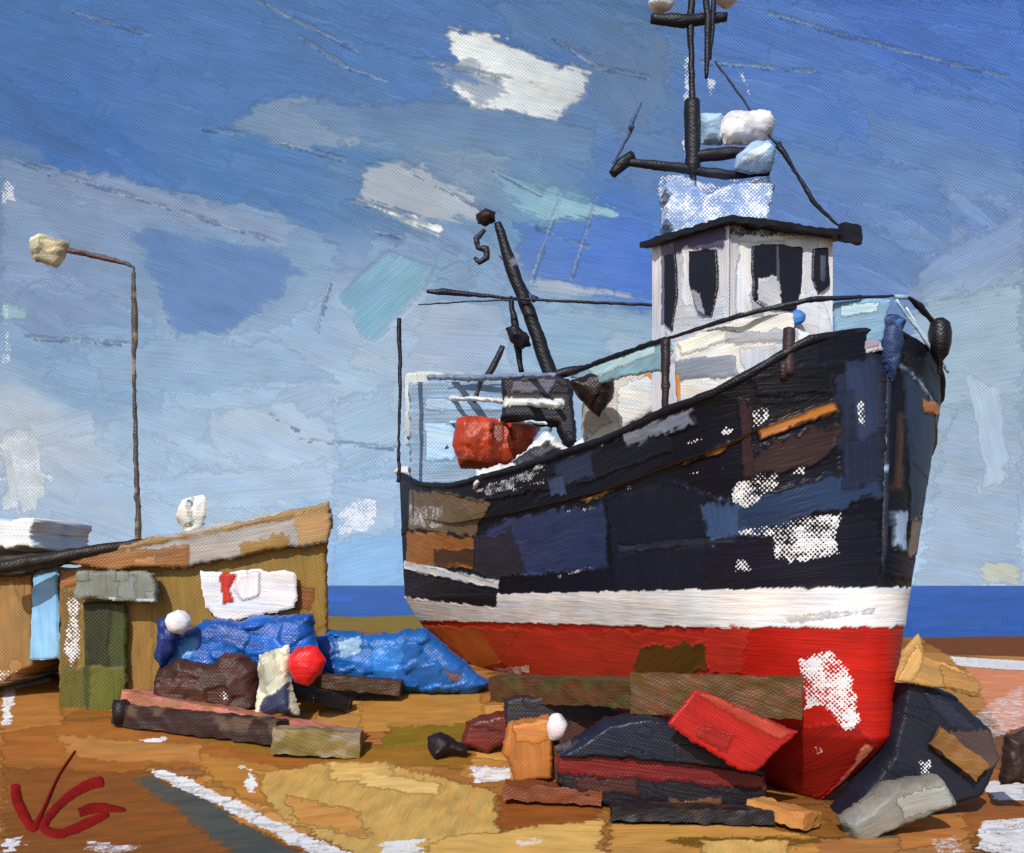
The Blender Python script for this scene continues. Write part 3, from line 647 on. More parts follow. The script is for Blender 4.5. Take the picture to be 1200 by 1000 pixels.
# wheelhouse -------------------------------------------------------
WC = np.array([3.19, 14.3]); ww, wl = .9, .84
def W3(lat, fore, z): return np.array([WC[0] + pv[0] * lat - av[0] * fore, WC[1] + pv[1] * lat - av[1] * fore, z])
ZT = 7.36; ZB = 4.5
cabin = bpy.data.objects.new('wheelhouse', None); COL.objects.link(cabin); cabin.parent = boat; cabin.location = Vector(W3(0, 0, ZB)) - Vector(boat.location)
def wall_face(name, O, ux, Wd, Ht, base, pats, parent, outward, ang=88, up=(0, 0)):
    ps = O[1] / F; nU, nV = max(6, int(Wd / ps / 2)), max(6, int(Ht / ps / 2))
    a, b = np.meshgrid(np.linspace(0, Wd, nU), np.linspace(0, Ht, nV), indexing='ij')
    P = O + a[..., None] * ux + (b * (1 + (up[0] * (1 - a / Wd) + up[1] * a / Wd) / Ht))[..., None] * Z3
    pt = Paint(a / ps, -b / ps, base); pt.set_dir(slice(None), ang, random.random() * 9)
    def inv(q):
        n = outward; d = np.array([(q[0] - 600) / F, 1, (HZ - q[1]) / F]); t = (O - np.array([0, 0, CH])).dot(n) / d.dot(n)
        r = np.array([0, 0, CH]) + d * t - O; return (r.dot(ux) / ps, -r[2] / ps)
    pt.auto(10, (0, -Ht / ps, Wd / ps, 0), (14, 40), (8, 18), (70, 100), jit=.08, rag=1.5)
    for p in pats:
        p = dict(p); p['poly'] = [inv(q) for q in p['poly']]; pt.patch(**p)
    du = np.cross(P[1, 0] - P[0, 0], P[0, 1] - P[0, 0]); fl = du.dot(outward) < 0
    return grid_mesh(name, P, pt, ps, M_PAINT, parent, relief=1.3, flip=fl), inv
fwd = -A3
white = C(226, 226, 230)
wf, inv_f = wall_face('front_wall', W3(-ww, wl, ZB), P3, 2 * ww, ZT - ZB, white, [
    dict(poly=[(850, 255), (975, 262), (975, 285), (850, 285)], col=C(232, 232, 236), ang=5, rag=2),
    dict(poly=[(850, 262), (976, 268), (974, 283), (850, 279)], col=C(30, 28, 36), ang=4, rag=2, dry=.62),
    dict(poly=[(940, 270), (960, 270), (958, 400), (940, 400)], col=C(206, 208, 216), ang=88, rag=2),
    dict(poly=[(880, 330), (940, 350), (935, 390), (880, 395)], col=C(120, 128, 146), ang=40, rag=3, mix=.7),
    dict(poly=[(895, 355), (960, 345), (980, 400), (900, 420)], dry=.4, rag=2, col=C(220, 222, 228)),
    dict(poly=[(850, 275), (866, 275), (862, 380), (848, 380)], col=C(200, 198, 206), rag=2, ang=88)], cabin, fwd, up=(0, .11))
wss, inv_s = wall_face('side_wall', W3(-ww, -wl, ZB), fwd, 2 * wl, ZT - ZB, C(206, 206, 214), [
    dict(poly=[(770, 270), (850, 255), (850, 292), (775, 310)], col=C(86, 76, 104), ang=-12, rag=2, h=1.3),  # purple tint puts the shade of this side into the wall colour
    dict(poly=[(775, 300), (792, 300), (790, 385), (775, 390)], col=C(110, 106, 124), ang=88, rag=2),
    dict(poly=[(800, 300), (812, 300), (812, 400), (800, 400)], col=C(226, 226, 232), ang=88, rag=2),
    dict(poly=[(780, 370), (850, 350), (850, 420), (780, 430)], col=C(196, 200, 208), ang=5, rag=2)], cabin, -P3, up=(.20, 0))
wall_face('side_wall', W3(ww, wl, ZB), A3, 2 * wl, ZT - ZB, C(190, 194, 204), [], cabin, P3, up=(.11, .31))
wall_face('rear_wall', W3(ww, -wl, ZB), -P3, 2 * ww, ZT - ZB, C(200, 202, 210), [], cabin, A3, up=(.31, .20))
# roof slab with overhang and a low crown
mr = MB(); RP = P3 + Z3 * .06; RA = A3 + Z3 * .12
mr.box(W3(0, .05, ZT + .19), RP * (ww + .15), RA * (wl + .15), Z3 * .04, sub=.06)
rf = mr.build('roof', C(26, 24, 32), cabin, rag=1.3, dry=.26)
MB().box(W3(0, 0, ZT + .26), RP * (ww - .1), RA * (wl - .1), Z3 * .03, sub=.08).build('roof_crown', C(196, 200, 210), cabin, rag=1.0, dry=.35)
MB().box(W3(ww + .12, wl + .2, ZT + .13), P3 * .17, A3 * .05, Z3 * .12, sub=.05).build('roof_visor', C(24, 22, 30), cabin, rag=1.2)
def window(face, poly, parent, col=C(22, 20, 30), patches=(), frame=True):
    """glass pane standing just proud of the wall at the outline seen in the photo"""
    O, ux, nrm = face; ps = O[1] / F
    def inv(q):
        d = np.array([(q[0] - 600) / F, 1, (HZ - q[1]) / F]); t = (O - np.array([0, 0, CH])).dot(nrm) / d.dot(nrm)
        r = np.array([0, 0, CH]) + d * t - O; return (r.dot(ux), r[2])
    pl = np.array([inv(q) for q in poly]); c = pl.mean(0)
    Y = (O + c[0] * ux)[1]; yaw = math.degrees(math.atan2(ux[1], ux[0]))
    base = O + c[0] * ux + nrm * .025; yy = base[1]; px = 600 + F * base[0] / yy
    o = blob('window', poly, yy, .05, col, parent, prof='flat', rag=.8, yaw=yaw, step=1.4, mat=M_GLOSS, patches=patches, ang=85, px0=px)
    return o
FF = (W3(-ww, wl, ZB), P3, fwd); FS = (W3(-ww, -wl, ZB), fwd, -P3)
wn = window(FF, [(880, 288), (910, 286), (940, 290), (938, 340), (932, 366), (900, 362), (882, 350)], cabin, patches=[
    dict(poly=[(886, 325), (912, 325), (914, 362), (886, 358)], col=C(200, 202, 210), rag=2.2, dry=.4), dict(poly=[(908, 288), (911, 288), (912, 330), (909, 330)], col=C(90, 88, 100), rag=.6)])
window(FF, [(953, 292), (970, 290), (972, 335), (958, 346), (951, 325)], cabin, patches=[dict(poly=[(960, 300), (966, 300), (965, 330), (960, 330)], col=C(80, 84, 104), rag=1)])
window(FS, [(808, 294), (840, 292), (842, 335), (834, 372), (818, 366), (808, 330)], cabin, patches=[dict(poly=[(812, 340), (822, 345), (828, 372), (816, 362)], col=C(150, 150, 166), rag=1.5)])
window(FS, [(779, 300), (792, 296), (794, 340), (788, 388), (779, 380)], cabin)
MB().ball(W3(.15, wl + .12, 6.28), .1, .08, .1).build('horn', C(58, 122, 196), cabin, rag=1)

# mast and what it carries ------------------------------------------
mast = bpy.data.objects.new('mast', None); COL.objects.link(mast); mast.parent = boat; MY = 14.3
mast.location = Vector(at(812, 250, MY)) - Vector(boat.location)
blk = C(20, 19, 30)
blob('mast_housing', [(774, 226), (796, 210), (826, 232), (858, 224), (898, 214), (904, 240), (890, 300), (782, 300)], 14.45, .6, C(120, 150, 196), mast, prof='flat', rag=3, dry=.6, edge=4)
def px_tube(name, pts, Y, r, col, parent, rag=.8, **k):
    k.setdefault('dry', .2)
    ps = Y / F; rr = [q * ps for q in r] if isinstance(r, (list, tuple)) else r * ps
    return MB().tube([at(x, y, Y) for x, y in pts], rr).build(name, col, parent, rag=rag, **k)
px_tube('pole', [(815, 292), (813, 228), (812, 205), (812, 198), (811, 118)], MY, [3, 3, 4, 9.5, 9.5], blk, mast)
px_tube('pole', [(811, 122), (810, 60), (809, 26), (812, -30)], MY, [4, 3.5, 4.5, 4], blk, mast)
px_tube('pole', [(822, -30), (830, 20), (829, 60), (828, 92)], MY - .15, [3, 4, 4, 2], blk, mast)
px_tube('pole', [(838, -30), (836, 10), (832, 70)], MY - .1, [2.5, 3, 2], blk, mast)
px_tube('crossarm', [(763, 22), (800, 25), (852, 20)], MY, [6, 8, 5], blk, mast)
px_tube('crossarm', [(735, 190), (790, 196), (850, 205), (902, 203)], MY, [5, 6, 6, 3], C(28, 28, 42), mast)
px_tube('float_lamp', [(718, 205), (728, 192), (742, 182)], MY, [5, 8, 6], C(22, 20, 32), mast)
px_tube('platform', [(815, 184), (850, 180), (884, 178)], MY, [7, 8, 5], blk, mast)
def dome(name, px, py, Y, rx, rz, col, parent, rag=1.3, **k):
    ps = Y / F; return MB().ball(at(px, py, Y), rx * ps, rx * ps, rz * ps).build(name, col, parent, rag=rag, **k)
blob('radar_dome', [(846, 140), (852, 133), (900, 132), (909, 142), (906, 162), (890, 170), (850, 170), (844, 160)], MY, .5, C(228, 228, 232), mast, rag=1.3, mat=M_GLOSS)
blob('radar_housing', [(820, 136), (846, 134), (846, 170), (820, 170)], MY + .1, .35, C(150, 182, 210), mast, rag=1.5)
blob('satellite_dome', [(860, 198), (864, 182), (880, 168), (900, 168), (908, 180), (904, 200), (880, 204)], MY - .2, .45, C(150, 180, 216), mast, rag=1.2, patches=[dict(poly=[(865, 190), (900, 172), (904, 180), (870, 200)], col=C(186, 202, 222), ang=-30, rag=1.5)])
for x, y, r in ((775, 3, 15), (850, -4, 15)):
    dome('masthead_lamp', x, y, MY, r, r * .75, C(222, 224, 226), mast, mat=M_GLOSS)
px_tube('stay', [(838, 72), (905, 164), (915, 170)], MY - .1, [1.3, 1.3, 3.5], C(40, 44, 66), mast, rag=.6)
px_tube('stay', [(912, 170), (935, 205), (955, 240), (985, 266)], MY - .1, [4, 2, 3, 1], blk, mast, rag=.9)
px_tube('antenna', [(742, 148), (734, 165), (718, 192)], MY, [2.5, 1.5, .8], C(40, 50, 84), mast)
px_tube('antenna', [(752, 120), (738, 152)], MY, [1, 3], C(52, 68, 110), mast)

# derrick and rigging -------------------------------------------------
DY = float(atb(640, 440, 0)[1])
der = bpy.data.objects.new('derrick', None); COL.objects.link(der); der.parent = boat; der.location = Vector(at(640, 440, DY)) - Vector(boat.location)
px_tube('boom', [(583, 262), (600, 315), (622, 372), (645, 440), (652, 470)], DY, [5, 8, 8, 9, 9], blk, der, rag=.7, col2=C(120, 122, 138), c2=.6)
px_tube('strut', [(598, 348), (604, 385), (611, 436)], DY + .2, [3, 5, 3], blk, der)
blob('block', [(592, 385), (604, 380), (620, 395), (622, 404), (612, 410), (596, 400)], DY - .1, .3, C(22, 20, 30), der)
blob('block', [(559, 252), (568, 245), (580, 249), (580, 260), (568, 265), (560, 262)], DY, .22, C(44, 22, 26), der)
px_tube('hook', [(568, 270), (558, 280), (560, 290), (570, 292), (571, 302), (562, 308), (556, 302)], DY, [2.5, 4, 3, 4.5, 4, 3.5, 2], C(34, 34, 44), der, rag=.7)
px_tube('strut', [(589, 406), (578, 430), (570, 442)], DY, [3, 4.5, 4], C(30, 30, 44), der)
px_tube('boom_stay', [(585, 300), (622, 345), (628, 352)], DY + .2, [.8, 1, 5], C(40, 50, 84), der, rag=.5)
px_tube('rigging_wire', [(500, 342), (520, 342), (600, 350), (700, 355), (775, 358)], DY - .4, [2, 4, 1.3, 1.8, 1.8], C(24, 24, 38), boat, rag=.5)
px_tube('rigging_wire', [(490, 357), (580, 352), (626, 351)], DY - .2, [.8, 1, 1.2], C(50, 54, 78), boat, rag=.5)
px_tube('ensign_staff', [(468, 374), (469, 450), (467, 540)], 19.4, [2.6, 2.2, 1.5], blk, boat, rag=.8)
px_tube('ensign_staff', [(468, 530), (467, 565)], 19.4, [1.6, 2.6], blk, boat, rag=.8)

# aft gear: gallows panel, rails, winch, drum -------------------------
def BY(x, lat): return float(atb(x, 500, lat)[1])
blob('stern_panel', [(475, 437), (522, 436), (514, 470), (512, 520), (490, 526), (474, 522)], BY(495, -1.1), .08, C(178, 182, 180), boat, prof='flat', rag=1.2, ang=85)
for pts, r, c in (([(492, 442), (560, 443), (650, 440)], [3.5, 4.5, 3], C(122, 132, 156)), ([(495, 466), (560, 468), (655, 474)], [3.5, 3, 5], C(214, 216, 212)), ([(492, 496), (600, 494), (640, 496)], [2.2, 2, 2], C(200, 208, 218))):
    MB().tube([atb(x, y, -1.0) for x, y in pts], [q * .0145 for q in r]).build('stern_rail', c, boat, rag=.9)
MB().tube([atb(556, 470, -.9), atb(563, 448, -.9)], .05).build('cleat', C(90, 94, 110), boat)
MB().tube([atb(500, 556, -1.1), atb(512, 546, -1.1), atb(524, 522, -1.1)], [.05, .04, .015]).build('davit', blk, boat)
MB().tube([atb(488, 560, -1.2), atb(488, 470, -1.2)], .03).build('stanchion', C(196, 204, 214), boat)
blob('liferaft_canister', [(470, 546), (500, 549), (503, 560), (520, 566), (500, 570), (468, 562), (460, 552)], BY(490, -1.35) - .1, .4, C(196, 194, 190), boat, rag=1)
blob('net_drum', [(536, 490), (560, 487), (634, 499), (626, 520), (600, 552), (540, 548), (529, 520)], BY(585, -.9), .8, C(178, 58, 24), boat, rag=1.3, mat=M_GLOSS, ang=85, patches=[
    dict(poly=[(530, 530), (600, 540), (595, 556), (540, 552)], col=C(140, 50, 26), rag=2), dict(poly=[(575, 500), (590, 500), (588, 545), (575, 545)], col=C(120, 38, 20), ang=88, rag=1.5), dict(poly=[(600, 500), (632, 500), (612, 530), (604, 525)], col=C(196, 84, 48), rag=2)])
blob('winch', [(586, 446), (640, 440), (668, 446), (672, 470), (676, 520), (664, 532), (652, 500), (586, 494), (590, 470)], BY(640, -.6), .6, C(30, 27, 36), boat, rag=1.5, prof='flat', edge=5, auto=6, patches=[
    dict(poly=[(580, 470), (660, 472), (660, 482), (584, 478)], col=C(216, 216, 212), ang=4, rag=1.2, h=2), dict(poly=[(600, 450), (650, 450), (640, 464), (600, 462)], col=C(92, 90, 104), rag=2), dict(poly=[(600, 505), (640, 508), (620, 520)], col=C(206, 206, 210), rag=2)])
blob('fish_hatch', [(560, 552), (600, 540), (640, 505), (668, 528), (690, 500), (690, 535), (600, 565), (555, 572)], BY(625, -1.1), .5, C(206, 208, 210), boat, rag=2, dry=.35, patches=[
    dict(poly=[(600, 540), (640, 520), (655, 530), (610, 552)], col=C(40, 38, 48), rag=2)])
blob('aft_casing', [(480, 450), (640, 446), (650, 560), (482, 580)], BY(570, -.2), .8, C(124, 150, 178), boat, prof='flat', rag=2, dry=.1, patches=[
    dict(poly=[(500, 470), (600, 470), (600, 485), (500, 485)], col=C(150, 180, 212), rag=2), dict(poly=[(500, 500), (535, 500), (535, 540), (500, 545)], col=C(160, 190, 218), rag=2)])
px_tube('boom_foot', [(640, 442), (665, 436), (690, 430)], DY - .6, [4, 6, 3], blk, boat)
# midships: beige casing, ochre post, black fender
blob('deck_casing', [(688, 446), (712, 444), (772, 430), (800, 430), (800, 470), (730, 508), (690, 530), (680, 500)], BY(735, -.9), .7, C(186, 178, 168), boat, rag=1.5, dry=.1, prof='flat', patches=[
    dict(poly=[(752, 430), (776, 430), (776, 478), (754, 486)], col=C(196, 132, 66), ang=88, rag=1.5, h=1.8), dict(poly=[(720, 460), (760, 440), (766, 480), (725, 505)], col=C(206, 204, 200), rag=3, dry=.3), dict(poly=[(690, 470), (715, 500), (690, 515), (680, 500)], col=C(160, 150, 136), rag=2)])

# bow screens and rail
ptsS = [(660, 438), (712, 418), (772, 397), (860, 370), (945, 351)]
rail = [gz(x, y, -1, .1, .02, 1) for x, y in ptsS]
MB().tube(rail[:3], [.04, .035, .03]).build('bow_rail', C(22, 22, 34), boat, rag=.8)
MB().tube(rail[2:], [.02, .03, .032]).build('bow_rail', C(26, 24, 34), boat, rag=.8)
MB().tube([rail[-1], gz(1000, 349, -1, .1, .0, .3), at(1048, 347, 12.3)], [.04, .02, .016]).build('bow_rail', C(30, 30, 46), boat, rag=.8)
MB().tube([at(1062, 347, 12.3), at(1078, 360, 12.5), at(1092, 376, 12.7)], [.015, .045, .03]).build('bow_rail', C(24, 26, 40), boat, rag=.8)
MB().tube([at(1048, 348, 12.3), at(1064, 348, 12.3)], .025).build('bow_rail', C(150, 180, 200), boat)
def screen(name, poly, col, pats=(), xr=None, thick=.06, dry=0.0, ang=-12, inn=.12):
    """cloth or plate standing along the starboard gunwale, following its curve"""
    xs_ = [p[0] for p in poly]; x0, x1 = min(xs_), max(xs_); u0, u1 = gun_at(x0, -1, .015, 1), gun_at(x1, -1, .015, 1)
    g0, g1 = gun(u0, -1, 0, inn), gun(u1, -1, 0, inn); Y = (g0[1] + g1[1]) / 2; yaw = math.degrees(math.atan2(g1[1] - g0[1], g1[0] - g0[0])); px = 600 + F * ((g0 + g1)[0] / 2) / Y
    return blob(name, poly, Y, thick, col, boat, prof='flat', rag=1.4, yaw=yaw, px0=px, patches=pats, dry=dry, ang=ang, step=1.8)
screen('bow_screen', [(665, 440), (715, 422), (775, 400), (790, 402), (782, 436), (730, 442), (700, 452)], C(132, 168, 180), [dict(poly=[(690, 432), (770, 405), (770, 415), (700, 442)], col=C(176, 206, 214), ang=-18, rag=1.5)])
screen('bow_screen', [(790, 402), (860, 376), (930, 366), (935, 470), (870, 490), (795, 510)], C(206, 206, 202), [
    dict(poly=[(795, 402), (850, 384), (862, 398), (800, 418)], col=C(216, 212, 198), ang=-16, rag=1.5, h=2.2), dict(poly=[(790, 424), (860, 416), (868, 442), (792, 446)], col=C(124, 130, 142), ang=-6, rag=2, h=1.5),
    dict(poly=[(850, 388), (930, 388), (930, 400), (850, 402)], col=C(160, 162, 172), ang=2, rag=2), dict(poly=[(870, 410), (925, 402), (928, 436), (872, 446)], col=C(186, 190, 198), ang=88, rag=2),
    dict(poly=[(795, 450), (860, 446), (850, 465), (798, 475)], col=C(204, 200, 196), rag=2, dry=.3), dict(poly=[(786, 440), (798, 440), (798, 470), (786, 476)], col=C(196, 126, 60), ang=88, rag=1.2)])
screen('bow_screen', [(932, 385), (975, 398), (1030, 398), (1036, 410), (990, 425), (936, 445)], C(196, 194, 202), inn=.42, pats=[dict(poly=[(975, 400), (1030, 398), (1030, 408), (975, 416)], col=C(156, 134, 148), ang=-5, rag=2), dict(poly=[(935, 388), (965, 395), (960, 425), (935, 428)], col=C(222, 222, 226), ang=88, rag=2)])
screen('bow_screen', [(975, 354), (1046, 350), (1040, 368), (1034, 402), (980, 408)], C(120, 156, 184), inn=.42, pats=[dict(poly=[(985, 360), (1030, 355), (1028, 366), (985, 372)], col=C(168, 198, 214), ang=-5, rag=2)])
for x, y0, y1, w_, c in ((777, 398, 482, 5, C(44, 28, 30)), (921, 385, 440, 6, C(58, 40, 44)), (916, 425, 445, 5, C(44, 30, 32))):
    MB().tube([gz(x, y0, -1, .04, .015, 1), gz(x, y1, -1, .04, .015, 1)], [w_ * .0115, w_ * .009]).build('stanchion', c, boat, rag=1)
blob('bollard', [(1028, 372), (1045, 368), (1060, 376), (1058, 395), (1054, 425), (1048, 446), (1040, 440), (1028, 400)], 11.95, .26, C(40, 58, 100), boat, rag=1.5, patches=[dict(poly=[(1040, 378), (1056, 376), (1050, 392)], col=C(60, 92, 150), rag=2)])
MB().tube([at(1050, 352, 12.2), at(1085, 400, 12.35), at(1112, 436, 12.5)], .02).build('forestay', C(168, 194, 212), boat, rag=.8)
MB().tube([at(1060, 358, 12.4), at(1105, 430, 12.4)], .014).build('forestay', C(190, 206, 220), boat, rag=.8)

# hung from the boat: things of their own
fl = MB(); c0 = at(1101, 400, 12.35)
fl.lathe(c0, [(0, -.42), (.03, -.38), (.03, -.25), (.09, -.17), (.13, -.02), (.135, .1), (.11, .22), (.05, .27), (0, .28)], 18)
tag(fl.build('fender', C(24, 20, 28), None, rag=.9, mat=M_GLOSS), 'small black teardrop fender hanging at the bow of the boat', 'fender')
fn = blob('fender', [(666, 448), (690, 438), (712, 436), (722, 444), (718, 466), (702, 488), (688, 476), (674, 462)], BY(700, -1.3) - .9, .5, C(36, 22, 26), None, rag=1, mat=M_GLOSS)
tag(fn, 'large dark brown fender on the gunwale behind the bow screens', 'fender')

# ------------------------------------------------------------------ left: sheds and lamp post
def gy(px, py): return float(G(px, py)[1])
# main shed: front wall plane turned so that its right end runs straight away from the viewer
SY = 16.35; yawS = 9.5; PX0 = 228
shed = empty('boat_shed', at(228, 850, SY), 'long ochre winch shed with sloping grey roof edge and door canopy', 'shed')
front = [(72, 668), (150, 656), (384, 610), (384, 745), (378, 850), (200, 870), (70, 850)]
blob('wall', front, SY, .3, C(134, 106, 46), shed, prof='flat', rag=1.3, yaw=yawS, px0=PX0, ang=86, auto=14, patches=[
    dict(poly=[(75, 655), (230, 640), (226, 668), (130, 672), (75, 690)], col=C(146, 96, 46), ang=-10, rag=2),
    dict(poly=[(180, 672), (380, 636), (384, 730), (360, 745), (190, 730)], col=C(132, 104, 42), ang=80, rag=2),
    dict(poly=[(75, 690), (96, 692), (92, 800), (72, 800)], col=C(110, 86, 40), ang=88, rag=2),
    dict(poly=[(80, 694), (98, 700), (100, 770), (84, 790), (76, 760)], dry=.66, rag=3),
    dict(poly=[(150, 706), (182, 706), (180, 812), (148, 812)], col=C(142, 106, 46), ang=88, rag=2),
    dict(poly=[(75, 780), (140, 780), (140, 840), (70, 845)], col=C(92, 84, 28), ang=86, rag=3),
    dict(poly=[(345, 690), (368, 690), (366, 716), (340, 712)], col=C(124, 72, 34), rag=2),
    dict(poly=[(205, 740), (370, 740), (378, 850), (210, 850)], col=C(110, 84, 36), ang=20, rag=2)])
# body of the shed behind the wall
ys_ = math.radians(yawS); ux = np.array([math.cos(ys_), math.sin(ys_), 0]); bk = np.array([-math.sin(ys_), math.cos(ys_), 0])
def sp(px, py, back=0.0):
    O = at(PX0, HZ, SY); n = np.array([math.sin(ys_), -math.cos(ys_), 0]); d = np.array([(px - 600) / F, 1, (HZ - py) / F]); t = (O - np.array([0, 0, CH])).dot(n) / d.dot(n)
    return np.array([0, 0, CH]) + d * t + bk * back
m = MB()
for a, b_ in (((376, 640), (376, 850)), ((78, 690), (78, 850))):
    p0, p1 = sp(*a, .1), sp(*b_, .1); q0, q1 = sp(*a, 3.2), sp(*b_, 3.2); q0[2] = p0[2]; q1[2] = p1[2]
    uu_ = np.linspace(0, 1, 30)[:, None, None]; vv = np.linspace(0, 1, 20)[None, :, None]
    m.add((p0 * (1 - uu_) + q0 * uu_) * (1 - vv) + (p1 * (1 - uu_) + q1 * uu_) * vv, 30, 20)
p0, p1, q0, q1 = sp(78, 690, 3.2), sp(376, 640, 3.2), sp(78, 850, 3.2), sp(376, 850, 3.2)
uu_ = np.linspace(0, 1, 30)[:, None, None]; vv = np.linspace(0, 1, 20)[None, :, None]
m.add((p0 * (1 - uu_) + p1 * uu_) * (1 - vv) + (q0 * (1 - uu_) + q1 * uu_) * vv, 30, 20)
m.build('wall', C(120, 96, 44), shed, rag=.5)
# roof plate: real slab from front to back
MB().tube([sp(0, 668, -.5), sp(75, 654, -.35), sp(150, 640, -.3), sp(205, 630, -.25)], [.12, .1, .07, .03]).build('eave_shadow_board', C(34, 28, 24), shed, rag=1)  # eave board, thick and dark to draw the shadow line
m = MB(); a, b_ = sp(72, 652), sp(388, 598); c_ = (a + b_) / 2 + bk * 1.55; e = (b_ - a) / 2
m.box(c_ - np.array([0, 0, .05]), e, bk * 1.7, Z3 * .07, sub=.1); m.build('roof', C(132, 102, 58), shed, rag=.9)
fa = blob('fascia', [(76, 660), (100, 644), (160, 634), (386, 588), (388, 606), (384, 636), (300, 648), (222, 664), (130, 668)], SY - .28, .12, C(158, 152, 146), shed, prof='flat', rag=1.5, yaw=yawS, px0=PX0, ang=-11, patches=[
    dict(poly=[(72, 640), (230, 626), (386, 588), (388, 600), (300, 616), (160, 642), (80, 656)], col=C(142, 110, 64), ang=-12, rag=1.2, h=1.6),
    dict(poly=[(78, 660), (110, 648), (220, 640), (222, 664), (130, 670)], col=C(140, 92, 48), ang=-8, rag=2),
    dict(poly=[(282, 638), (330, 624), (342, 630), (338, 648), (290, 652)], col=C(140, 108, 52), ang=-10, rag=3),
    dict(poly=[(345, 602), (386, 596), (388, 632), (350, 640)], col=C(164, 130, 86), ang=-10, rag=2),
    dict(poly=[(155, 655), (184, 651), (180, 662), (158, 664)], col=C(166, 116, 70), rag=1)])
blob('canopy', [(90, 668), (182, 670), (186, 706), (88, 702)], SY - .4, .3, C(118, 122, 112), shed, prof='flat', rag=1.3, yaw=yawS, px0=PX0, ang=88, auto=5, patches=[dict(poly=[(88, 700), (188, 702), (188, 707), (88, 706)], col=C(186, 204, 214), rag=1)])
blob('door', [(98, 706), (148, 706), (150, 800), (140, 838), (100, 838)], SY - .26, .08, C(58, 64, 26), shed, prof='flat', rag=1.3, yaw=yawS, px0=PX0, ang=88, patches=[dict(poly=[(100, 708), (130, 708), (128, 780), (102, 780)], col=C(42, 44, 18), ang=88, rag=2), dict(poly=[(108, 780), (146, 780), (140, 836), (104, 836)], col=C(92, 92, 26), ang=88, rag=3)])
tag(blob('banner', [(234, 668), (266, 672), (300, 668), (348, 670), (346, 712), (300, 722), (262, 732), (240, 712)], SY - .3, .06, C(222, 220, 224), None, prof='flat', rag=1.5, yaw=yawS, px0=PX0, ang=5, dry=.1, patches=[
    dict(poly=[(256, 674), (264, 668), (274, 664), (278, 676), (270, 690), (274, 706), (262, 708), (258, 690)], col=C(178, 40, 30), ang=80, rag=1.3, h=2),
    dict(poly=[(278, 672), (305, 670), (304, 700), (284, 704), (274, 692)], col=C(222, 208, 210), ang=80, rag=1.5, h=2.5),
    dict(poly=[(268, 664), (292, 664), (288, 674), (272, 672)], col=C(232, 230, 232), rag=1.2, h=2.4)]), 'white banner with a red emblem hanging on the shed wall', 'banner')
tag(blob('roof_vent', [(206, 606), (214, 586), (238, 580), (243, 584), (240, 614), (236, 632), (222, 634)], SY + .35, .3, C(216, 214, 208), None, rag=1, mat=M_GLOSS), 'small white cowl standing on the shed roof', 'vent')
# neighbouring hut at the left edge
hut = empty('small_hut', at(20, 800, 17.2), 'ochre hut with pale blue door and white roof at the left edge', 'hut')
HYY = 17.2
blob('wall', [(-60, 668), (74, 664), (76, 775), (30, 800), (-60, 800)], HYY, 2.2, C(142, 106, 58), hut, prof='flat', rag=1.3, ang=88, auto=5, patches=[dict(poly=[(0, 670), (36, 668), (34, 770), (0, 776)], col=C(136, 106, 52), ang=88, rag=2), dict(poly=[(30, 775), (66, 775), (68, 800), (30, 800)], dry=.6, rag=3)])
blob('door', [(40, 672), (68, 668), (70, 772), (34, 776)], HYY - 1.14, .08, C(126, 176, 216), hut, prof='flat', rag=1.3, ang=88)
blob('roof_edge', [(-60, 655), (60, 648), (120, 638), (130, 646), (70, 664), (20, 676), (-60, 680)], HYY - 1.2, .2, C(40, 36, 26), hut, prof='flat', rag=1.5, ang=-5)
blob('roof', [(-60, 612), (76, 612), (76, 646), (-60, 652)], HYY - .1, 2.2, C(214, 216, 220), hut, prof='flat', rag=2, ang=2, dry=.15)

# street lamp
LY = 22.0
lamp = empty('street_lamp', at(161, 800, LY), 'tall thin street lamp with a cream head behind the shed', 'street lamp')
px_tube('pole', [(157, 318), (158, 382), (157, 430), (159, 520), (162, 610), (163, 700), (163, 790)], LY, [2.2, 3.8, 2, 2.8, 3.2, 3.5, 4], C(74, 66, 60), lamp, rag=.9, col2=C(128, 112, 88), c2=.35)
px_tube('arm', [(78, 293), (110, 300), (148, 309), (157, 314), (157, 322)], LY, [3, 3.6, 2.6, 1.2, 1.2], C(84, 66, 68), lamp, rag=.8)
blob('lamp_head', [(36, 278), (48, 274), (82, 284), (76, 302), (66, 314), (40, 306), (34, 292)], LY, .45, C(196, 190, 164), lamp, rag=1, mat=M_GLOSS, patches=[dict(poly=[(52, 282), (80, 286), (74, 304), (56, 300)], col=C(172, 160, 126), ang=20, rag=2)])

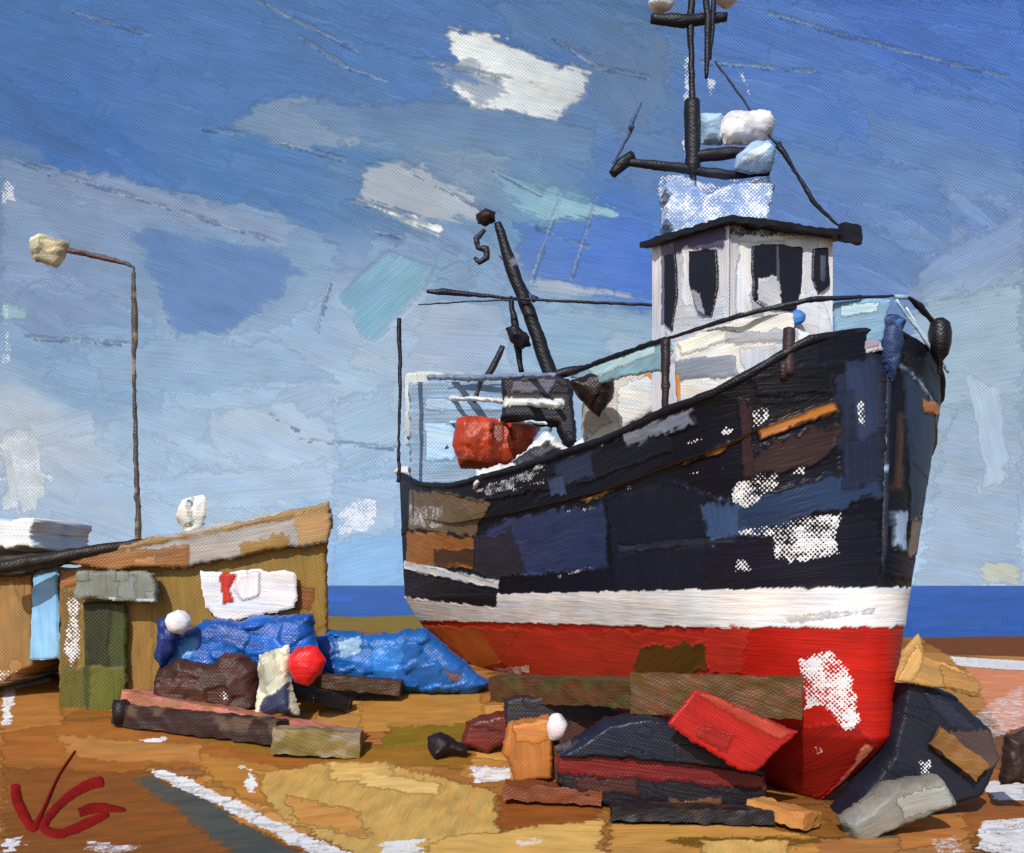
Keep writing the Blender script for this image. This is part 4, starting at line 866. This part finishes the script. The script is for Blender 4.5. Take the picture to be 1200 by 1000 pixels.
# ------------------------------------------------------------------ gear on the shingle, left
def T(o, label, cat, group=None): return tag(o, label, cat, group)
T(blob('tarpaulin_heap', [(186, 790), (200, 752), (240, 728), (262, 724), (280, 730), (300, 722), (366, 720), (372, 760), (366, 800), (300, 815), (200, 820)], 15.95, .6, C(12, 78, 160), None, rag=1.6, ang=5, mat=M_GLOSS, auto=6, patches=[
    dict(poly=[(190, 770), (215, 745), (240, 750), (225, 780)], col=C(60, 130, 196), rag=3), dict(poly=[(235, 760), (250, 752), (256, 780), (240, 784)], dry=.6, rag=3), dict(poly=[(330, 745), (360, 740), (360, 765)], dry=.52, rag=3)]), 'bright blue tarpaulin draped over gear in front of the shed', 'tarpaulin')
T(blob('tarpaulin_heap', [(366, 742), (392, 738), (430, 744), (498, 736), (530, 762), (574, 802), (556, 814), (500, 812), (430, 806), (372, 800)], 16.8, .7, C(22, 92, 166), None, rag=1.5, ang=5, mat=M_GLOSS, patches=[
    dict(poly=[(478, 742), (498, 738), (572, 800), (530, 812), (460, 800)], col=C(24, 88, 160), ang=38, rag=1.2, h=2.4), dict(poly=[(368, 745), (392, 742), (400, 790), (372, 790)], col=C(16, 70, 160), rag=3), dict(poly=[(400, 752), (424, 748), (424, 764), (404, 766)], col=C(140, 178, 214), rag=2), dict(poly=[(440, 760), (475, 755), (470, 790), (440, 790)], col=C(36, 112, 186), rag=3), dict(poly=[(520, 782), (545, 790), (535, 800)], col=C(104, 84, 96), rag=2)]), 'lighter blue tarpaulin with a pointed end against the boat stern', 'tarpaulin')
T(blob('oil_drum', [(184, 728), (196, 724), (214, 740), (206, 766), (190, 786), (182, 770)], 15.5, .35, C(30, 50, 112), None, rag=1.2, ang=80, mat=M_GLOSS), 'dark blue drum under the white float', 'drum')
T(dome('float', 209, 729, 15.4, 15, 14, C(216, 216, 222), None, mat=M_GLOSS), 'round white float on top of the dark blue drum', 'float')
T(blob('net_heap', [(180, 800), (186, 782), (215, 772), (245, 778), (262, 766), (285, 764), (304, 782), (308, 836), (230, 836), (182, 830)], 15.35, .6, C(66, 36, 26), None, rag=1.8, patches=[dict(poly=[(262, 800), (280, 812), (270, 822), (255, 812)], dry=.6, rag=2)]), 'brown heap of netting in front of the blue tarpaulin', 'net')
T(blob('sack', [(304, 768), (338, 756), (342, 770), (340, 800), (352, 838), (298, 838), (302, 810)], 14.95, .35, C(200, 196, 172), None, rag=1.3, ang=80, mat=M_GLOSS, patches=[dict(poly=[(306, 826), (340, 800), (340, 836), (312, 840)], col=C(52, 56, 84), ang=-30, rag=3), dict(poly=[(320, 758), (342, 752), (342, 768)], col=C(212, 208, 186), rag=1.5, h=2)]), 'cream sack standing beside the red float', 'sack')
fr_ = blob('float', [(338, 768), (348, 757), (372, 758), (382, 774), (376, 790), (362, 804), (346, 800), (336, 784)], 14.85, .35, C(206, 22, 26), None, rag=1.1, mat=M_GLOSS)
T(fr_, 'bright red float beside the cream sack', 'float')
gr = 'timbers lying on the shingle'
def timber(name, pts, Y, hw, col, label, dry=0.0, rag=1.4, col2=None, c2=.3, yd=None, top=None, dep=.18, g=gr):
    """square baulk between two photo points (centre line) with half height hw px"""
    (x0, y0), (x1, y1) = pts; Y0, Y1 = (Y, Y) if yd is None else yd
    a = at(x0, y0, Y0); b = at(x1, y1, Y1); c = (a + b) / 2; e = (b - a) / 2; n = np.cross(e, [0, 1, 0]); n /= np.linalg.norm(n); d = np.cross(n, e); d /= np.linalg.norm(d)
    o = MB().box(c, e, d * dep, n * hw * (Y0 + Y1) / 2 / F, sub=.05).build(name, col, None, rag=rag, dry=dry, col2=col2, c2=c2)
    return tag(o, label, 'timber', g)
timber('timber_baulk', [(140, 836), (330, 858)], 14.3, 13, C(50, 32, 30), 'long dark brown baulk running from the shed door to the sack', yd=(15.1, 14.3), col2=C(84, 66, 54), c2=.35)
timber('timber_plank', [(150, 815), (425, 866)], 14.2, 7, C(186, 112, 96), 'thin pink plank lying along the dark baulk', yd=(15.25, 14.45), col2=C(150, 96, 70), c2=.2)
timber('timber_baulk', [(322, 866), (424, 872)], 14.0, 15, C(112, 96, 48), 'short olive baulk at the end of the dark baulk', col2=C(136, 120, 96), c2=.2)
timber('timber_plank', [(345, 808), (410, 826)], 15.8, 7, C(30, 22, 24), 'short black plank above the pink plank', rag=1)
timber('timber_plank', [(376, 797), (470, 806)], 16.3, 8, C(66, 44, 28), 'dark brown plank pointing right from the red float', rag=1.2)
T(MB().lathe(at(141, 834, 14.95), [(0, -.17), (.1, -.17), (.12, 0), (.1, .17), (0, .17)]).build('mooring_post', C(26, 24, 22), None, rag=1), 'stubby black post at the shed end of the baulk', 'post')
# centre
T(blob('crate', [(596, 846), (642, 838), (650, 850), (648, 912), (604, 914), (588, 880)], gy(620, 910) - .15, .4, C(170, 104, 44), None, prof='flat', edge=5, rag=1.5, ang=85, patches=[dict(poly=[(600, 846), (640, 842), (642, 868), (604, 866)], col=C(186, 118, 54), rag=2)]), 'orange-brown wooden crate beside the black dinghy', 'crate')
T(blob('crate', [(546, 846), (560, 838), (600, 832), (598, 868), (572, 882), (540, 872)], gy(572, 880), .4, C(98, 34, 26), None, rag=1.2, prof='flat', edge=7, auto=4, mat=M_GLOSS), 'dark maroon tub between the black weight and the crate', 'tub')
T(blob('rope_coil', [(502, 864), (516, 857), (532, 866), (548, 876), (546, 884), (528, 882), (510, 892), (502, 880)], gy(525, 888), .3, C(26, 20, 22), None, rag=1.3), 'small black coil of rope on the ochre shingle', 'rope')
T(dome('float', 652, 852, gy(620, 910) - .3, 12, 16, C(220, 206, 212), None, mat=M_GLOSS), 'small pinkish white float on the crate edge', 'float')
timber('timber_baulk', [(584, 806), (760, 812)], 13.1, 15, C(78, 48, 24), 'dark olive baulk leaning on the hull left of the red board', yd=(14.4, 12.6), col2=C(70, 62, 26), c2=.3)
timber('timber_baulk', [(740, 812), (940, 818)], 12.2, 24, C(84, 56, 20), 'wide olive board under the red hull behind the red board', yd=(12.4, 11.75), col2=C(104, 54, 30), c2=.45, dep=.06)
T(blob('tarpaulin_heap', [(588, 818), (640, 812), (722, 828), (760, 836), (722, 890), (660, 915), (640, 900), (598, 862)], 13.75, .3, C(42, 36, 42), None, rag=1.5, auto=8, prof='flat', edge=4, patches=[dict(poly=[(650, 845), (718, 842), (715, 885), (655, 885)], col=C(72, 40, 30), ang=88, rag=3)]), 'dark brown sheet heaped between the crate and the hull', 'sheet')
timber('timber_plank', [(592, 925), (706, 932)], 0, 9, C(112, 56, 28), 'short rust brown plank lying left of the dinghy end', yd=(gy(592, 940), gy(706, 944)), rag=1.6)
timber('timber_plank', [(716, 950), (904, 955)], 0, 8, C(26, 24, 30), 'long black plank lying on the sand just in front of the dinghy', yd=(gy(716, 962), gy(904, 966)), rag=1.6, col2=C(60, 40, 30), c2=.4)
timber('timber_plank', [(884, 944), (952, 962)], 0, 9, C(184, 126, 66), 'short ochre plank at the foot of the bow', yd=(gy(884, 958), gy(952, 976)), rag=1.6)
timber('timber_plank', [(1096, 862), (1150, 905)], 0, 12, C(128, 88, 44), 'olive brown plank leaning on the right side of the black tarpaulin', yd=(11.9, 11.9), rag=1.6, dep=.04)
# small black dinghy
dg = empty('dinghy', G(770, 940), 'small black dinghy with a dark red band lying before the hull', 'dinghy')
blob('hull', [(648, 876), (700, 868), (760, 872), (892, 902), (892, 938), (800, 942), (705, 938), (650, 915)], gy(770, 938), .7, C(28, 24, 32), dg, rag=1.5, prof='flat', edge=4, auto=12, mat=M_GLOSS, ang=8, patches=[
    dict(poly=[(648, 882), (700, 878), (885, 898), (890, 918), (760, 908), (652, 900)], col=C(110, 22, 24), ang=6, rag=2, h=1.6), dict(poly=[(670, 905), (740, 905), (745, 925), (680, 922)], col=C(64, 30, 26), rag=3), dict(poly=[(780, 930), (840, 928), (840, 945), (785, 945)], col=C(96, 62, 36), rag=3)])
blob('cover', [(652, 880), (712, 842), (752, 834), (790, 842), (842, 866), (892, 898), (888, 906), (800, 892), (700, 884), (650, 884)], gy(770, 938) - .05, .8, C(24, 30, 46), dg, rag=1.3, prof='flat', edge=5, auto=10, mat=M_GLOSS, ang=12, patches=[dict(poly=[(780, 868), (850, 868), (890, 902), (800, 896)], col=C(30, 24, 34), ang=10, rag=2)])
T(blob('board', [(780, 848), (815, 808), (830, 812), (935, 858), (885, 904), (868, 904)], 11.7, .07, C(164, 22, 16), None, prof='flat', rag=1.1, ang=27, mat=M_GLOSS, patches=[
    dict(poly=[(812, 812), (830, 812), (928, 858), (912, 868)], col=C(170, 58, 40), ang=27, rag=1.5, h=1.8), dict(poly=[(820, 850), (860, 862), (850, 880), (815, 862)], col=C(140, 22, 20), ang=27, rag=2.5)]), 'bright red board leaning against the boat over the dinghy', 'board')
# right of the bow
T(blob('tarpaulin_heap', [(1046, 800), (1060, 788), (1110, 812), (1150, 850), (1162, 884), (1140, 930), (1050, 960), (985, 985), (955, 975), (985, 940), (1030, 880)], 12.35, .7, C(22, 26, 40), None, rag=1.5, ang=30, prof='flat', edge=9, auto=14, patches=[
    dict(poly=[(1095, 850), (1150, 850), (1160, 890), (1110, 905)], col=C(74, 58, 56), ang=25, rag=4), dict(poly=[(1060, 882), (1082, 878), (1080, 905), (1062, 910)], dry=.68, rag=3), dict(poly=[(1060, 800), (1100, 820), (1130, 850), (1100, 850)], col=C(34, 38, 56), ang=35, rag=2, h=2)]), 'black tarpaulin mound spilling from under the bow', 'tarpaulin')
T(blob('board', [(1046, 800), (1058, 762), (1076, 742), (1084, 770), (1140, 790), (1152, 806), (1146, 818), (1110, 808)], 11.9, .08, C(176, 134, 74), None, prof='flat', rag=1.2, ang=15, patches=[dict(poly=[(1050, 796), (1074, 752), (1082, 770), (1066, 800)], col=C(190, 150, 92), ang=-60, rag=1.5), dict(poly=[(1100, 780), (1148, 796), (1146, 814), (1105, 804)], col=C(160, 118, 64), rag=1.5)]), 'tan board propped on the black tarpaulin beside the bow', 'board')
T(blob('stone_slab', [(985, 960), (1040, 918), (1100, 908), (1116, 940), (1060, 962), (1000, 990)], 11.3, .5, C(122, 120, 112), None, prof='flat', edge=8, rag=1.8, ang=-25, patches=[dict(poly=[(1040, 930), (1100, 915), (1105, 940), (1050, 950)], col=C(146, 146, 140), ang=-12, rag=3)]), 'grey stone slab at the foot of the black tarpaulin', 'stone')
T(blob('mooring_post', [(1176, 862), (1200, 856), (1205, 916), (1172, 920)], 12.3, .3, C(50, 34, 30), None, rag=1.5, ang=88), 'short dark wooden post at the right edge', 'post')

# the painter's signature, laid flat on the shingle as red letters
def ribbon(pts, w, name, parent):
    P_s = [np.array(p, float) for p in pts]; Q = []
    for i in range(len(P_s) - 1):
        p0 = P_s[max(i - 1, 0)]; p1 = P_s[i]; p2 = P_s[i + 1]; p3 = P_s[min(i + 2, len(P_s) - 1)]
        for t in np.linspace(0, 1, 12, endpoint=False): Q.append(.5 * (2 * p1 + (p2 - p0) * t + (2 * p0 - 5 * p1 + 4 * p2 - p3) * t * t + (3 * p1 - p0 - 3 * p2 + p3) * t ** 3))
    Q.append(P_s[-1]); Q = np.array(Q); n = len(Q); wt = np.interp(np.linspace(0, 1, n), np.linspace(0, 1, len(w)), w)
    T_ = np.gradient(Q, axis=0); T_ /= np.linalg.norm(T_, axis=1, keepdims=True) + 1e-9; Nn = np.c_[-T_[:, 1], T_[:, 0]]
    ac = np.linspace(-1, 1, 5); R_ = np.zeros((n, 5, 3))
    for i in range(n):
        for j in range(5):
            q = Q[i] + Nn[i] * ac[j] * wt[i] / 2 * (.92 + .16 * random.random()); g_ = G(q[0], q[1]); R_[i, j] = (g_[0], g_[1], g_[2] + (.035 if abs(ac[j]) < .9 else .012))
    m = MB(); m.add(R_, n, 5); return m.build(name, C(120, 14, 12), parent, rag=.05, mat=M_GROUND)
let = empty('signature_letters', G(80, 940), 'dark red signature letters V and G laid flat on the brown ground', 'lettering')
ribbon([(18, 922), (20, 938), (29, 958), (39, 971), (50, 952), (68, 912), (88, 882)], [12, 13, 13, 11, 5, 3, 2], 'letter_stroke', let)
ribbon([(120, 917), (106, 920), (84, 932), (64, 950), (51, 970), (66, 978), (84, 974), (106, 964), (126, 956)], [13, 13, 11, 10, 11, 11, 11, 12, 6], 'letter_stroke', let)
ribbon([(92, 954), (106, 949), (124, 948), (146, 951)], [10, 13, 11, 3], 'letter_stroke', let)
